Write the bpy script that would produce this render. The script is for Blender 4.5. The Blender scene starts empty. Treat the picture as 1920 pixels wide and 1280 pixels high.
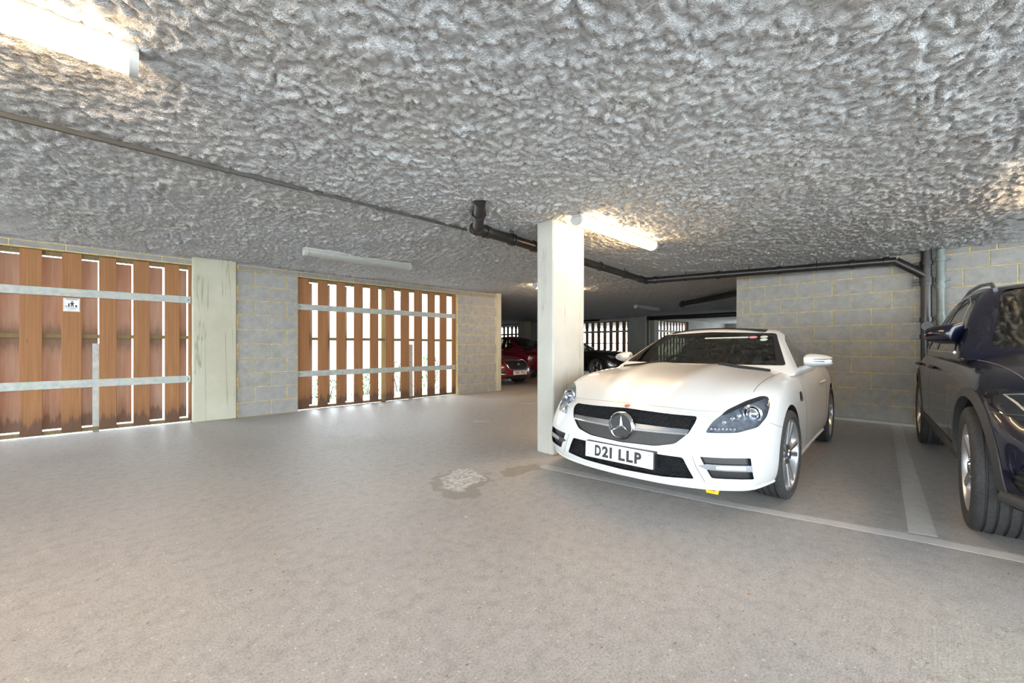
import bpy, bmesh, math, random
import numpy as np
from mathutils import Vector, Matrix
from mathutils.bvhtree import BVHTree
from mathutils.geometry import delaunay_2d_cdt

random.seed(7)
SC = bpy.context.scene
COL = SC.collection

# ------------------------------------------------------------------ camera, world, exposure
TH = math.radians(45.5)          # angle between the optical axis and the long wall
F_PX = 775.0
cam_d = bpy.data.cameras.new('camera')
cam = bpy.data.objects.new('camera', cam_d)
COL.objects.link(cam)
cam_d.sensor_fit = 'HORIZONTAL'
cam_d.sensor_width = 36.0
cam_d.lens = F_PX / 1920.0 * 36.0
cam_d.shift_y = (648.0 - 640.0) / 1920.0
cam_d.clip_start = 0.02
cam_d.clip_end = 200
cam.location = (0, 0, 1.10)
cam.rotation_euler = (math.radians(90), 0, math.atan2(math.sin(TH), math.cos(TH)) - math.radians(90))
SC.camera = cam

W_ = bpy.data.worlds.new('overcast_sky')
SC.world = W_
W_.use_nodes = True
_bg = W_.node_tree.nodes['Background']
_bg.inputs['Color'].default_value = (0.83, 0.93, 1.0, 1)
_bg.inputs['Strength'].default_value = 6.0

SC.view_settings.view_transform = 'Standard'
SC.view_settings.look = 'None'
SC.view_settings.gamma = 1.0
SC.view_settings.use_curve_mapping = False
SC.view_settings.exposure = 1.15

SC.cycles.max_bounces = 5
SC.cycles.diffuse_bounces = 2
SC.cycles.glossy_bounces = 3
SC.cycles.transparent_max_bounces = 8

LAMP_COL = (1.0, 0.68, 0.38)
LAMP_STRENGTH = 24.0

# ------------------------------------------------------------------ materials
def srgb(r, g, b):
    f = lambda c: (c / 255.0 / 12.92) if c / 255.0 <= 0.04045 else ((c / 255.0 + 0.055) / 1.055) ** 2.4
    return (f(r), f(g), f(b), 1.0)

class NT:
    """small helper around a material's node tree"""
    def __init__(s, name):
        s.m = bpy.data.materials.new(name)
        s.m.use_nodes = True
        s.t = s.m.node_tree
        s.bsdf = s.t.nodes['Principled BSDF']
        s._tc = None
    def n(s, typ, **kw):
        nd = s.t.nodes.new(typ)
        for k, v in kw.items():
            if k.startswith('_'):
                setattr(nd, k[1:], v)
            else:
                key = k.replace('__', ' ')
                nd.inputs[key].default_value = v
        return nd
    def l(s, a, b):
        s.t.links.new(a, b)
    def coord(s, kind='Object'):
        if s._tc is None:
            s._tc = s.t.nodes.new('ShaderNodeTexCoord')
        return s._tc.outputs[kind]
    def mapping(s, src, scale=(1, 1, 1), loc=(0, 0, 0), rot=(0, 0, 0)):
        mp = s.t.nodes.new('ShaderNodeMapping')
        mp.inputs['Scale'].default_value = scale
        mp.inputs['Location'].default_value = loc
        mp.inputs['Rotation'].default_value = rot
        s.l(src, mp.inputs['Vector'])
        return mp.outputs['Vector']
    def noise(s, vec, scale, detail=4, rough=0.55, dist=0.0):
        nd = s.t.nodes.new('ShaderNodeTexNoise')
        nd.inputs['Scale'].default_value = scale
        nd.inputs['Detail'].default_value = detail
        nd.inputs['Roughness'].default_value = rough
        nd.inputs['Distortion'].default_value = dist
        s.l(vec, nd.inputs['Vector'])
        return nd.outputs['Fac']
    def ramp(s, fac, stops, interp='LINEAR'):
        nd = s.t.nodes.new('ShaderNodeValToRGB')
        cr = nd.color_ramp
        cr.interpolation = interp
        while len(cr.elements) < len(stops):
            cr.elements.new(0.5)
        for e, (p, c) in zip(cr.elements, stops):
            e.position = p
            e.color = c if len(c) == 4 else (*c, 1)
        s.l(fac, nd.inputs['Fac'])
        return nd.outputs['Color']
    def mix(s, fac, a, b, mode='MIX'):
        nd = s.t.nodes.new('ShaderNodeMix')
        nd.data_type = 'RGBA'
        nd.blend_type = mode
        for sock, v in ((nd.inputs[0], fac), (nd.inputs[6], a), (nd.inputs[7], b)):
            if hasattr(v, 'is_linked') or hasattr(v, 'links'):
                s.l(v, sock)
            else:
                sock.default_value = v
        return nd.outputs[2]
    def math(s, op, a, b=None, c=None):
        nd = s.t.nodes.new('ShaderNodeMath')
        nd.operation = op
        for i, v in enumerate((a, b, c)):
            if v is None:
                continue
            if hasattr(v, 'links'):
                s.l(v, nd.inputs[i])
            else:
                nd.inputs[i].default_value = v
        return nd.outputs[0]
    def bump(s, h, strength=0.3, dist=0.01):
        nd = s.t.nodes.new('ShaderNodeBump')
        nd.inputs['Strength'].default_value = strength
        nd.inputs['Distance'].default_value = dist
        s.l(h, nd.inputs['Height'])
        s.l(nd.outputs['Normal'], s.bsdf.inputs['Normal'])
        return nd
    def base(s, c):
        if hasattr(c, 'links'):
            s.l(c, s.bsdf.inputs['Base Color'])
        else:
            s.bsdf.inputs['Base Color'].default_value = c
    def set(s, **kw):
        for k, v in kw.items():
            s.bsdf.inputs[k.replace('_', ' ')].default_value = v

M = {}
def simple(name, col, rough=0.5, metal=0.0, var=0.08, scale=25.0, bump=0.0, coat=0.0, spec=None):
    t = NT(name)
    vec = t.coord()
    f = t.noise(vec, scale, 3)
    a = tuple(max(0, c * (1 - var)) for c in col[:3]) + (1,)
    b = tuple(min(1, c * (1 + var)) for c in col[:3]) + (1,)
    t.base(t.ramp(f, [(0.3, a), (0.7, b)]))
    t.set(Roughness=rough, Metallic=metal)
    if coat:
        t.bsdf.inputs['Coat Weight'].default_value = coat
        t.bsdf.inputs['Coat Roughness'].default_value = 0.03
    if spec is not None:
        t.bsdf.inputs['Specular IOR Level'].default_value = spec
    if bump:
        t.bump(t.noise(vec, scale * 2.3, 2), bump, 0.003)
    M[name] = t.m
    return t.m

def emissive(name, col, strength):
    t = NT(name)
    t.base((0.9, 0.9, 0.88, 1))
    f = t.noise(t.coord(), 6, 2)
    t.l(t.ramp(f, [(0.2, tuple(c * 0.96 for c in col)), (0.8, col)]), t.bsdf.inputs['Emission Color'])
    t.bsdf.inputs['Emission Strength'].default_value = strength
    t.m.cycles.emission_sampling = 'FRONT'
    M[name] = t.m
    return t.m

simple('white_paint', (0.63, 0.635, 0.63, 1), 0.32, coat=0.8, var=0.01)
simple('navy_paint', (0.004, 0.005, 0.016, 1), 0.25, spec=0.25, coat=0.55, var=0.1)
simple('red_paint', (0.17, 0.006, 0.018, 1), 0.25, coat=1.0, var=0.05)
simple('black_paint', (0.008, 0.008, 0.010, 1), 0.25, coat=1.0, var=0.05)
simple('trim_black', (0.012, 0.012, 0.014, 1), 0.45, var=0.2, scale=60)
simple('gap_grey', (0.10, 0.10, 0.10, 1), 0.7, var=0.2)
simple('cladding', (0.035, 0.034, 0.034, 1), 0.6, var=0.2, scale=80, bump=0.1)
simple('void_black', (0.006, 0.006, 0.007, 1), 0.8, var=0.2)
simple('chrome', (0.82, 0.83, 0.85, 1), 0.12, 1.0, var=0.03)
simple('satin_silver', (0.27, 0.28, 0.30, 1), 0.28, 1.0, var=0.05)
simple('alloy', (0.55, 0.56, 0.58, 1), 0.3, 0.9, var=0.05)
simple('lamp_bowl', (0.34, 0.36, 0.39, 1), 0.22, 0.4, var=0.35, scale=30)
simple('lamp_dark', (0.03, 0.032, 0.036, 1), 0.25, 0.3, var=0.3)
simple('seat_leather', (0.02, 0.02, 0.021, 1), 0.5, var=0.2, scale=40, bump=0.1)
simple('mirror_glass', (0.8, 0.82, 0.85, 1), 0.03, 1.0, var=0.01)
simple('plate_white', (0.78, 0.79, 0.80, 1), 0.4, var=0.01)
simple('plate_ink', (0.01, 0.01, 0.012, 1), 0.5, var=0.05)
simple('sticker_pink', (0.55, 0.22, 0.28, 1), 0.6, var=0.3, scale=90)
simple('sticker_grey', (0.45, 0.52, 0.50, 1), 0.6, var=0.1)
simple('yellow_plastic', (0.85, 0.52, 0.02, 1), 0.5, var=0.05)
simple('brick_red_badge', (0.40, 0.13, 0.08, 1), 0.4, var=0.4, scale=120)
simple('tail_red', (0.05, 0.003, 0.004, 1), 0.1, var=0.2, coat=1)
simple('pipe_black', (0.016, 0.015, 0.015, 1), 0.33, var=0.3, scale=12)
simple('conduit_grey', (0.06, 0.06, 0.055, 1), 0.6, var=0.2, scale=8)
simple('pipe_grey', (0.17, 0.20, 0.19, 1), 0.4, var=0.2, scale=12)
simple('lamp_housing', (0.45, 0.45, 0.43, 1), 0.45, var=0.04)
simple('diffuser_off', (0.34, 0.35, 0.32, 1), 0.35, var=0.03)
simple('sign_white', (0.74, 0.74, 0.74, 1), 0.5, var=0.03)
simple('leaf_litter', (0.32, 0.17, 0.05, 1), 0.8, var=0.5, scale=3)
simple('bark', (0.05, 0.04, 0.03, 1), 0.9, var=0.3, scale=20, bump=0.3)
simple('ledge', (0.42, 0.41, 0.36, 1), 0.9, var=0.1, scale=6)
emissive('tube_on', (*LAMP_COL, 1), LAMP_STRENGTH)

def glass_mat(name, tint, refl=0.09, rough=0.0):
    t = NT(name)
    nt = t.t
    nt.nodes.remove(t.bsdf)
    out = nt.nodes['Material Output']
    tr = nt.nodes.new('ShaderNodeBsdfTransparent')
    f = t.noise(t.coord(), 4, 2)
    c = t.ramp(f, [(0.3, tuple(v * 0.93 for v in tint)), (0.7, tint)])
    t.l(c, tr.inputs['Color'])
    gl = nt.nodes.new('ShaderNodeBsdfGlossy')
    gl.inputs['Roughness'].default_value = rough
    gl.inputs['Color'].default_value = (1, 1, 1, 1)
    lw = nt.nodes.new('ShaderNodeLayerWeight')      # Schlick reflectance, the same from both sides of the pane
    lw.inputs['Blend'].default_value = 0.5
    fac = t.math('MULTIPLY_ADD', t.math('POWER', lw.outputs['Facing'], 5.0), 0.90, refl)
    mx = nt.nodes.new('ShaderNodeMixShader')
    t.l(fac, mx.inputs[0]); t.l(tr.outputs[0], mx.inputs[1]); t.l(gl.outputs[0], mx.inputs[2])
    t.l(mx.outputs[0], out.inputs['Surface'])
    M[name] = t.m
glass_mat('car_glass', (0.42, 0.44, 0.39), 0.10)
glass_mat('dark_glass', (0.06, 0.065, 0.06), 0.05)
glass_mat('lens_glass', (0.90, 0.92, 0.95), 0.04)

def tyre_mat():
    t = NT('tyre_rubber')
    v = t.coord()
    f = t.noise(v, 60, 3)
    t.base(t.ramp(f, [(0.3, (0.018, 0.018, 0.019, 1)), (0.75, (0.045, 0.044, 0.043, 1))]))
    t.set(Roughness=0.75)
    t.bump(t.noise(v, 140, 2), 0.15, 0.002)
    M['tyre_rubber'] = t.m
tyre_mat()

def concrete(name, a, b, streak=False, scale=3.0, dark=None):
    t = NT(name)
    v = t.coord()
    f = t.noise(v, scale, 6, 0.6)
    c = t.ramp(f, [(0.3, a), (0.7, b)])
    f2 = t.noise(v, 90, 3)
    if streak:
        w = t.mapping(v, (8, 8, 0.22))
        f3 = t.noise(w, 1.0, 4, 0.6, 0.5)
        g = t.ramp(f3, [(0.565, (0, 0, 0, 1)), (0.585, (1, 1, 1, 1)), (0.605, (0, 0, 0, 1))])
        hm = t.mapping(v, (0.5, 0.5, 0.5), (0, 0, 0))
        m3 = t.noise(v, 1.7, 2)
        gg = t.math('MULTIPLY', g, t.ramp(m3, [(0.48, (0, 0, 0, 1)), (0.56, (0.5, 0.5, 0.5, 1))]))
        c = t.mix(gg, c, (0.10, 0.09, 0.06, 1))
    pf = t.noise(v, 35, 2)
    c = t.mix(t.ramp(pf, [(0.74, (0, 0, 0, 1)), (0.78, (0.5, 0.5, 0.5, 1))]), c, (0.12, 0.11, 0.09, 1))
    t.base(c)
    t.set(Roughness=0.9)
    t.bump(f2, 0.25, 0.004)
    M[name] = t.m
concrete('column_paint', (0.40, 0.39, 0.345, 1), (0.48, 0.47, 0.42, 1), True, 2.0)
concrete('pier_paint', (0.40, 0.385, 0.29, 1), (0.49, 0.47, 0.38, 1), True, 2.0)
concrete('concrete_wall', (0.30, 0.29, 0.26, 1), (0.38, 0.37, 0.33, 1), False, 2.0)

def block_mat(name, a, b, tintable=True):
    t = NT(name)
    info = t.t.nodes.new('ShaderNodeObjectInfo')
    v = t.coord()
    add = t.t.nodes.new('ShaderNodeVectorMath'); add.operation = 'ADD'
    comb = t.t.nodes.new('ShaderNodeCombineXYZ')
    r = t.math('MULTIPLY', info.outputs['Random'], 37.0)
    t.l(r, comb.inputs[0]); t.l(r, comb.inputs[1])
    t.l(v, add.inputs[0]); t.l(comb.outputs[0], add.inputs[1])
    vv = add.outputs[0]
    f = t.noise(vv, 9, 5, 0.65)
    c = t.ramp(f, [(0.3, a), (0.7, b)])
    c = t.mix(t.math('MULTIPLY', info.outputs['Random'], 0.45), c, (0.30, 0.295, 0.29, 1))
    f2 = t.noise(vv, 55, 3, 0.7)
    c = t.mix(t.ramp(f2, [(0.60, (0, 0, 0, 1)), (0.72, (0.55, 0.55, 0.55, 1))]), c, (0.13, 0.12, 0.11, 1))
    f4 = t.noise(vv, 2.2, 3)
    c = t.mix(t.ramp(f4, [(0.60, (0, 0, 0, 1)), (0.75, (0.35, 0.35, 0.35, 1))]), c, (0.45, 0.36, 0.18, 1))
    t.base(c)
    t.set(Roughness=0.95)
    f3 = t.noise(vv, 120, 3, 0.7)
    t.bump(f3, 0.5, 0.006)
    M[name] = t.m
block_mat('block_grey', (0.25, 0.247, 0.23, 1), (0.37, 0.36, 0.335, 1))
block_mat('brick_grey', (0.20, 0.195, 0.19, 1), (0.30, 0.29, 0.28, 1))
simple('mortar', (0.55, 0.42, 0.20, 1), 0.95, var=0.25, scale=18, bump=0.4)

def wood_mat(name, a, b, dark, stain=0.35, faded=None, mid=False):
    t = NT(name)
    info = t.t.nodes.new('ShaderNodeObjectInfo')
    v = t.coord()
    comb = t.t.nodes.new('ShaderNodeCombineXYZ')
    r = t.math('MULTIPLY', info.outputs['Random'], 53.0)
    t.l(r, comb.inputs[0]); t.l(r, comb.inputs[2])
    add = t.t.nodes.new('ShaderNodeVectorMath'); add.operation = 'ADD'
    t.l(v, add.inputs[0]); t.l(comb.outputs[0], add.inputs[1])
    vv = add.outputs[0]
    gr = t.noise(t.mapping(vv, (55, 55, 1.4)), 1.0, 5, 0.6, 0.4)
    c = t.ramp(gr, [(0.25, a), (0.75, b)])
    big = t.noise(t.mapping(vv, (5, 5, 0.9)), 1.0, 3)
    if faded:
        c = t.mix(t.ramp(big, [(0.42, (0, 0, 0, 1)), (0.68, (0.75, 0.75, 0.75, 1))]), c, faded)
    c = t.mix(t.math('MULTIPLY', info.outputs['Random'], 0.35), c, dark)
    kn = t.noise(t.mapping(vv, (9, 9, 3)), 1.0, 2)
    c = t.mix(t.ramp(kn, [(0.73, (0, 0, 0, 1)), (0.78, (0.8, 0.8, 0.8, 1))]), c, (0.08, 0.03, 0.012, 1))
    # damp stain rising from the foot of the board
    sep = t.t.nodes.new('ShaderNodeSeparateXYZ'); t.l(v, sep.inputs[0])
    edge = t.noise(t.mapping(vv, (15, 15, 0.9)), 1.0, 5, 0.65)
    edge = t.math('MULTIPLY_ADD', edge, 1.9, -0.50)
    zz = t.math('SUBTRACT', sep.outputs[2], t.math('MULTIPLY', edge, 0.26))
    st = t.ramp(zz, [(0.0, (1, 1, 1, 1)), (0.015, (0.8, 0.8, 0.8, 1)), (0.06, (0.28, 0.28, 0.28, 1)), (0.22, (0, 0, 0, 1))])
    c = t.mix(t.math('MULTIPLY', st, stain * 2.0), c, (0.07, 0.036, 0.022, 1))
    if mid:   # water mark held above and below the middle rail
        dz = t.math('ABSOLUTE', t.math('SUBTRACT', sep.outputs[2], 1.12))
        z2 = t.math('SUBTRACT', dz, t.math('MULTIPLY', edge, 0.20))
        c = t.mix(t.ramp(z2, [(0.0, (0.55, 0.55, 0.55, 1)), (0.03, (0.35, 0.35, 0.35, 1)), (0.12, (0, 0, 0, 1))]), c, (0.10, 0.06, 0.035, 1))
    t.base(c)
    t.set(Roughness=0.8)
    t.bump(gr, 0.25, 0.003)
    M[name] = t.m
wood_mat('board_front', (0.215, 0.092, 0.032, 1), (0.34, 0.158, 0.060, 1), (0.20, 0.10, 0.045, 1), 0.42)
wood_mat('board_back', (0.24, 0.115, 0.066, 1), (0.34, 0.19, 0.128, 1), (0.26, 0.165, 0.12, 1), 0.36, (0.38, 0.29, 0.235, 1), True)
wood_mat('rail_timber', (0.13, 0.088, 0.034, 1), (0.21, 0.145, 0.06, 1), (0.13, 0.095, 0.05, 1), 0.0)
wood_mat('post_timber', (0.34, 0.26, 0.11, 1), (0.44, 0.34, 0.16, 1), (0.33, 0.26, 0.14, 1), 0.25)

def galv():
    t = NT('galvanised_steel')
    v = t.coord()
    f = t.noise(v, 14, 4)
    vo = t.n('ShaderNodeTexVoronoi', Scale=26.0)
    t.l(v, vo.inputs['Vector'])
    c = t.ramp(f, [(0.3, (0.34, 0.355, 0.33, 1)), (0.7, (0.46, 0.475, 0.45, 1))])
    c = t.mix(0.15, c, vo.outputs['Color'], 'MULTIPLY')
    t.base(c)
    t.set(Roughness=0.6, Metallic=0.1)
    M['galvanised_steel'] = t.m
galv()

def floor_mat():
    t = NT('brushed_concrete')
    v = t.coord()
    big = t.noise(v, 0.7, 4, 0.6)
    c = t.ramp(big, [(0.28, (0.315, 0.297, 0.292, 1)), (0.42, (0.375, 0.352, 0.335, 1)), (0.56, (0.40, 0.375, 0.355, 1)), (0.75, (0.39, 0.375, 0.335, 1))])
    med = t.noise(v, 15, 3, 0.75)
    c = t.mix(1.0, c, t.ramp(med, [(0.32, (0.83, 0.825, 0.82, 1)), (0.5, (1.0, 1.0, 1.0, 1)), (0.7, (1.10, 1.10, 1.11, 1))]), 'MULTIPLY')
    # tining lines, drawn along X by a stiff broom
    wv = t.mapping(v, (0.8, 62, 1))
    br = t.noise(wv, 1.0, 2, 0.55)
    where = t.ramp(t.noise(v, 0.8, 2), [(0.35, (0.15, 0.15, 0.15, 1)), (0.62, (1, 1, 1, 1))])
    gr = t.noise(v, 105, 3, 0.8)
    gc = t.noise(t.mapping(v, (1, 1, 1), (5.3, 9.7, 0)), 105, 2, 0.8)
    c = t.mix(1.0, c, t.ramp(gc, [(0.33, (0.72, 0.71, 0.70, 1)), (0.47, (0.97, 0.97, 0.97, 1)), (0.66, (1.14, 1.14, 1.14, 1))]), 'MULTIPLY')
    # pale aggregate and dark pits
    vo = t.n('ShaderNodeTexVoronoi', Scale=48.0)
    t.l(v, vo.inputs['Vector'])
    sel = t.math('GREATER_THAN', t.math('MULTIPLY', vo.outputs['Color'], 1.0), 0.80)
    spot = t.math('MULTIPLY', t.math('LESS_THAN', vo.outputs['Distance'], 0.22), sel)
    c = t.mix(t.math('MULTIPLY', spot, 0.6), c, (0.70, 0.67, 0.62, 1))
    pit = t.noise(t.mapping(v, (1, 1.6, 1), (3.3, 1.7, 0)), 23, 2, 0.7)
    c = t.mix(t.ramp(pit, [(0.68, (0, 0, 0, 1)), (0.73, (0.75, 0.75, 0.75, 1))]), c, (0.12, 0.105, 0.09, 1))
    # mineral stain with a damp rim, in front of the column
    dn = t.noise(v, 5.5, 3, 0.6)
    def blob(cx, cy, rx, ry, rot=0.0, amp=0.55):
        w = t.mapping(v, (1, 1, 1), (-cx, -cy, 0))
        ro = t.t.nodes.new('ShaderNodeVectorRotate'); ro.inputs['Angle'].default_value = rot
        ro.rotation_type = 'Z_AXIS'
        t.l(w, ro.inputs['Vector'])
        w2 = t.mapping(ro.outputs[0], (1 / rx, 1 / ry, 0))
        ln = t.t.nodes.new('ShaderNodeVectorMath'); ln.operation = 'LENGTH'
        t.l(w2, ln.inputs[0])
        return t.math('ADD', ln.outputs['Value'], t.math('MULTIPLY', t.math('SUBTRACT', dn, 0.5), amp * 2))
    wet = t.ramp(blob(2.05, 2.68, 0.26, 0.38, 0.75, 0.9), [(0.90, (1, 1, 1, 1)), (1.0, (0, 0, 0, 1))])
    c = t.mix(t.math('MULTIPLY', wet, 0.6), c, (0.20, 0.18, 0.15, 1))
    sp = t.ramp(blob(2.62, 2.55, 0.20, 0.10, 0.2, 1.4), [(0.85, (1, 1, 1, 1)), (1.0, (0, 0, 0, 1))])
    c = t.mix(t.math('MULTIPLY', sp, 0.5), c, (0.18, 0.15, 0.11, 1))
    lime = t.ramp(blob(2.12, 2.74, 0.19, 0.28, 0.75, 0.8), [(0.80, (1, 1, 1, 1)), (1.0, (0, 0, 0, 1))])
    curd = t.ramp(t.noise(v, 26, 3, 0.7, 0.8), [(0.40, (0.1, 0.1, 0.1, 1)), (0.56, (1, 1, 1, 1))])
    c = t.mix(t.math('MULTIPLY', lime, curd), c, (0.60, 0.61, 0.60, 1))
    for (cx, cy, rx, ry) in ((3.9, 4.6, 0.14, 0.10), (5.75, 5.4, 0.22, 0.12), (1.65, 2.1, 0.02, 0.03)):
        lm = t.ramp(blob(cx, cy, rx, ry, 0.4, 0.9), [(0.70, (1, 1, 1, 1)), (1.0, (0, 0, 0, 1))])
        c = t.mix(t.math('MULTIPLY', t.math('MULTIPLY', lm, curd), 0.7), c, (0.58, 0.60, 0.62, 1))
    t.base(c)
    rr = t.ramp(big, [(0.3, (0.36, 0.36, 0.36, 1)), (0.7, (0.56, 0.56, 0.56, 1))])
    t.l(rr, t.bsdf.inputs['Roughness'])
    h = t.math('ADD', t.math('MULTIPLY', br, t.math('MULTIPLY', where, 1.0)), gr)
    t.bump(h, 0.55, 0.005)
    M['brushed_concrete'] = t.m
floor_mat()

def line_mat():
    t = NT('worn_line_paint')
    v = t.coord()
    f = t.noise(v, 14, 5, 0.7)
    c = t.ramp(f, [(0.3, (0.47, 0.45, 0.43, 1)), (0.6, (0.55, 0.535, 0.515, 1)), (0.8, (0.60, 0.59, 0.57, 1))])
    g = t.noise(v, 140, 3, 0.7)
    t.base(c); t.set(Roughness=0.7)
    t.bump(g, 0.4, 0.003)
    M['worn_line_paint'] = t.m
line_mat()

def ceiling_mat():
    t = NT('sprayed_fibre')
    v = t.coord()
    a = t.noise(v, 30, 3, 0.7)
    ac = t.noise(t.mapping(v, (1, 1, 1), (6.1, 3.9, 0)), 30, 3, 0.7)
    c = t.ramp(ac, [(0.30, (0.50, 0.512, 0.53, 1)), (0.50, (0.655, 0.672, 0.695, 1)), (0.70, (0.75, 0.77, 0.795, 1))])
    big = t.noise(v, 1.1, 2)
    c = t.mix(t.ramp(big, [(0.4, (0, 0, 0, 1)), (0.7, (0.35, 0.35, 0.35, 1))]), c, (0.66, 0.64, 0.58, 1))
    br = t.noise(t.mapping(v, (1, 1, 1), (9.1, 4.2, 0)), 13, 4, 0.75, 1.5)
    c = t.mix(t.ramp(br, [(0.565, (0, 0, 0, 1)), (0.66, (0.65, 0.65, 0.65, 1))]), c, (0.26, 0.21, 0.155, 1))
    fn = t.noise(v, 115, 2, 0.85)
    t.base(c)
    t.set(Roughness=1.0)
    t.bsdf.inputs['Specular IOR Level'].default_value = 0.1
    h = t.math('ADD', a, t.math('MULTIPLY', fn, 0.8))
    t.bump(h, 0.85, 0.022)
    M['sprayed_fibre'] = t.m
ceiling_mat()

def leaf_mat(name, a, b):
    t = NT(name)
    f = t.noise(t.coord(), 9, 3)
    t.base(t.ramp(f, [(0.3, a), (0.7, b)]))
    t.set(Roughness=0.5)
    M[name] = t.m
leaf_mat('leaf_green', (0.035, 0.10, 0.018, 1), (0.11, 0.24, 0.05, 1))
simple('outdoor_paving', (0.66, 0.66, 0.62, 1), 0.9, var=0.15, scale=3)

# ------------------------------------------------------------------ mesh helpers
class MB:
    def __init__(s):
        s.v = []; s.f = []; s.mi = []
    def add(s, verts, faces, mi=0):
        o = len(s.v)
        s.v += [tuple(p) for p in verts]
        s.f += [tuple(i + o for i in fc) for fc in faces]
        s.mi += [mi] * len(faces)
        return s
    def box(s, lo, hi, mi=0, mat=None):
        (x0, y0, z0), (x1, y1, z1) = lo, hi
        vs = [(x0, y0, z0), (x1, y0, z0), (x1, y1, z0), (x0, y1, z0), (x0, y0, z1), (x1, y0, z1), (x1, y1, z1), (x0, y1, z1)]
        if mat is not None:
            vs = [tuple(mat @ Vector(p)) for p in vs]
        return s.add(vs, [(0, 3, 2, 1), (4, 5, 6, 7), (0, 1, 5, 4), (1, 2, 6, 5), (2, 3, 7, 6), (3, 0, 4, 7)], mi)
    def cbox(s, lo, hi, c, mi=0, mat=None):
        """box with chamfered edges"""
        bm = bmesh.new()
        bmesh.ops.create_cube(bm, size=1)
        for vv in bm.verts:
            for a in range(3):
                vv.co[a] = lo[a] if vv.co[a] < 0 else hi[a]
        bmesh.ops.bevel(bm, geom=list(bm.edges), offset=c, segments=1, affect='EDGES', profile=0.5)
        bm.verts.index_update()
        vs = [vv.co.copy() if mat is None else mat @ vv.co for vv in bm.verts]
        s.add(vs, [[q.index for q in fc.verts] for fc in bm.faces], mi)
        bm.free()
        return s
    def tube(s, path, r, n=10, caps=True, mi=0, closed=False):
        P = [Vector(p) for p in path]
        m = len(P)
        rr = r if hasattr(r, '__len__') else [r] * m
        rings = []
        up = None
        for i in range(m):
            if closed:
                d = (P[(i + 1) % m] - P[i - 1])
            else:
                d = (P[min(i + 1, m - 1)] - P[max(i - 1, 0)])
            d.normalize()
            if up is None:
                up = Vector((0, 0, 1)) if abs(d.z) < 0.9 else Vector((1, 0, 0))
            a = d.cross(up)
            if a.length < 1e-5:
                a = d.cross(Vector((0.3, 1, 0.2)))
            a.normalize()
            b = a.cross(d).normalized()
            up = b
            rings.append([P[i] + (a * math.cos(t) + b * math.sin(t)) * rr[i] for t in [2 * math.pi * k / n for k in range(n)]])
        vs = [q for ring in rings for q in ring]
        fs = []
        for i in range(m if closed else m - 1):
            for k in range(n):
                j = (i + 1) % m
                fs.append((i * n + k, i * n + (k + 1) % n, j * n + (k + 1) % n, j * n + k))
        if caps and not closed:
            fs.append(tuple(range(n))[::-1]); fs.append(tuple((m - 1) * n + k for k in range(n)))
        return s.add(vs, fs, mi)
    def lathe(s, prof, n=32, axis='y', mi=0, close=False, mat=None):
        """prof: (radius, offset along axis)"""
        vs = []
        for (r, o) in prof:
            for k in range(n):
                t = 2 * math.pi * k / n
                c, sn = r * math.cos(t), r * math.sin(t)
                p = {'y': (c, o, sn), 'x': (o, c, sn), 'z': (c, sn, o)}[axis]
                vs.append(p if mat is None else tuple(mat @ Vector(p)))
        m = len(prof)
        fs = []
        for i in range(m if close else m - 1):
            for k in range(n):
                j = (i + 1) % m
                fs.append((i * n + k, i * n + (k + 1) % n, j * n + (k + 1) % n, j * n + k))
        if not close:
            fs.append(tuple(range(n))); fs.append(tuple((m - 1) * n + k for k in range(n))[::-1])
        return s.add(vs, fs, mi)
    def prism(s, poly, fn, a, b, mi=0):
        """poly in 2D; fn(u, v, w) -> 3D"""
        n = len(poly)
        vs = [fn(u, v, a) for u, v in poly] + [fn(u, v, b) for u, v in poly]
        fs = [tuple(range(n))[::-1], tuple(range(n, 2 * n))]
        fs += [(i, (i + 1) % n, n + (i + 1) % n, n + i) for i in range(n)]
        return s.add(vs, fs, mi)
    def mesh(s, name, mats, smooth=None, fix=True):
        me = bpy.data.meshes.new(name)
        me.from_pydata(s.v, [], s.f)
        for m in (mats if isinstance(mats, (list, tuple)) else [mats]):
            me.materials.append(M[m])
        if any(s.mi):
            me.polygons.foreach_set('material_index', s.mi)
        if fix:
            bm = bmesh.new(); bm.from_mesh(me)
            bmesh.ops.recalc_face_normals(bm, faces=bm.faces)
            bm.to_mesh(me); bm.free()
        if smooth is not None:
            me.polygons.foreach_set('use_smooth', [True] * len(me.polygons))
            me.set_sharp_from_angle(angle=math.radians(smooth))
        me.update()
        return me
    def build(s, name, mats, parent=None, smooth=None, fix=True):
        return link(name, s.mesh(name, mats, smooth, fix), parent)

def link(name, data, parent=None, loc=None):
    o = bpy.data.objects.new(name, data)
    COL.objects.link(o)
    if parent is not None:
        o.parent = parent
    if loc is not None:
        o.location = loc
    return o

def tag(o, label=None, cat=None, group=None, kind=None):
    if label: o['label'] = label
    if cat: o['category'] = cat
    if group: o['group'] = group
    if kind: o['kind'] = kind
    return o

def thing(name, label, cat, loc=(0, 0, 0), rz=0.0, group=None):
    o = link(name, None, None, loc)
    o.rotation_euler = (0, 0, rz)
    return tag(o, label, cat, group)

def evaluated(o, name=None):
    """apply the modifiers of o and return the same object with the result"""
    dg = bpy.context.evaluated_depsgraph_get()
    dg.update()
    me = bpy.data.meshes.new_from_object(o.evaluated_get(dg), preserve_all_data_layers=True, depsgraph=dg)
    o.modifiers.clear()
    old = o.data
    o.data = me
    if name: me.name = name
    if old.users == 0:
        bpy.data.meshes.remove(old)
    return o

def subsurf(o, lv=2):
    m = o.modifiers.new('s', 'SUBSURF'); m.levels = lv; m.render_levels = lv
    return evaluated(o)

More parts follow.
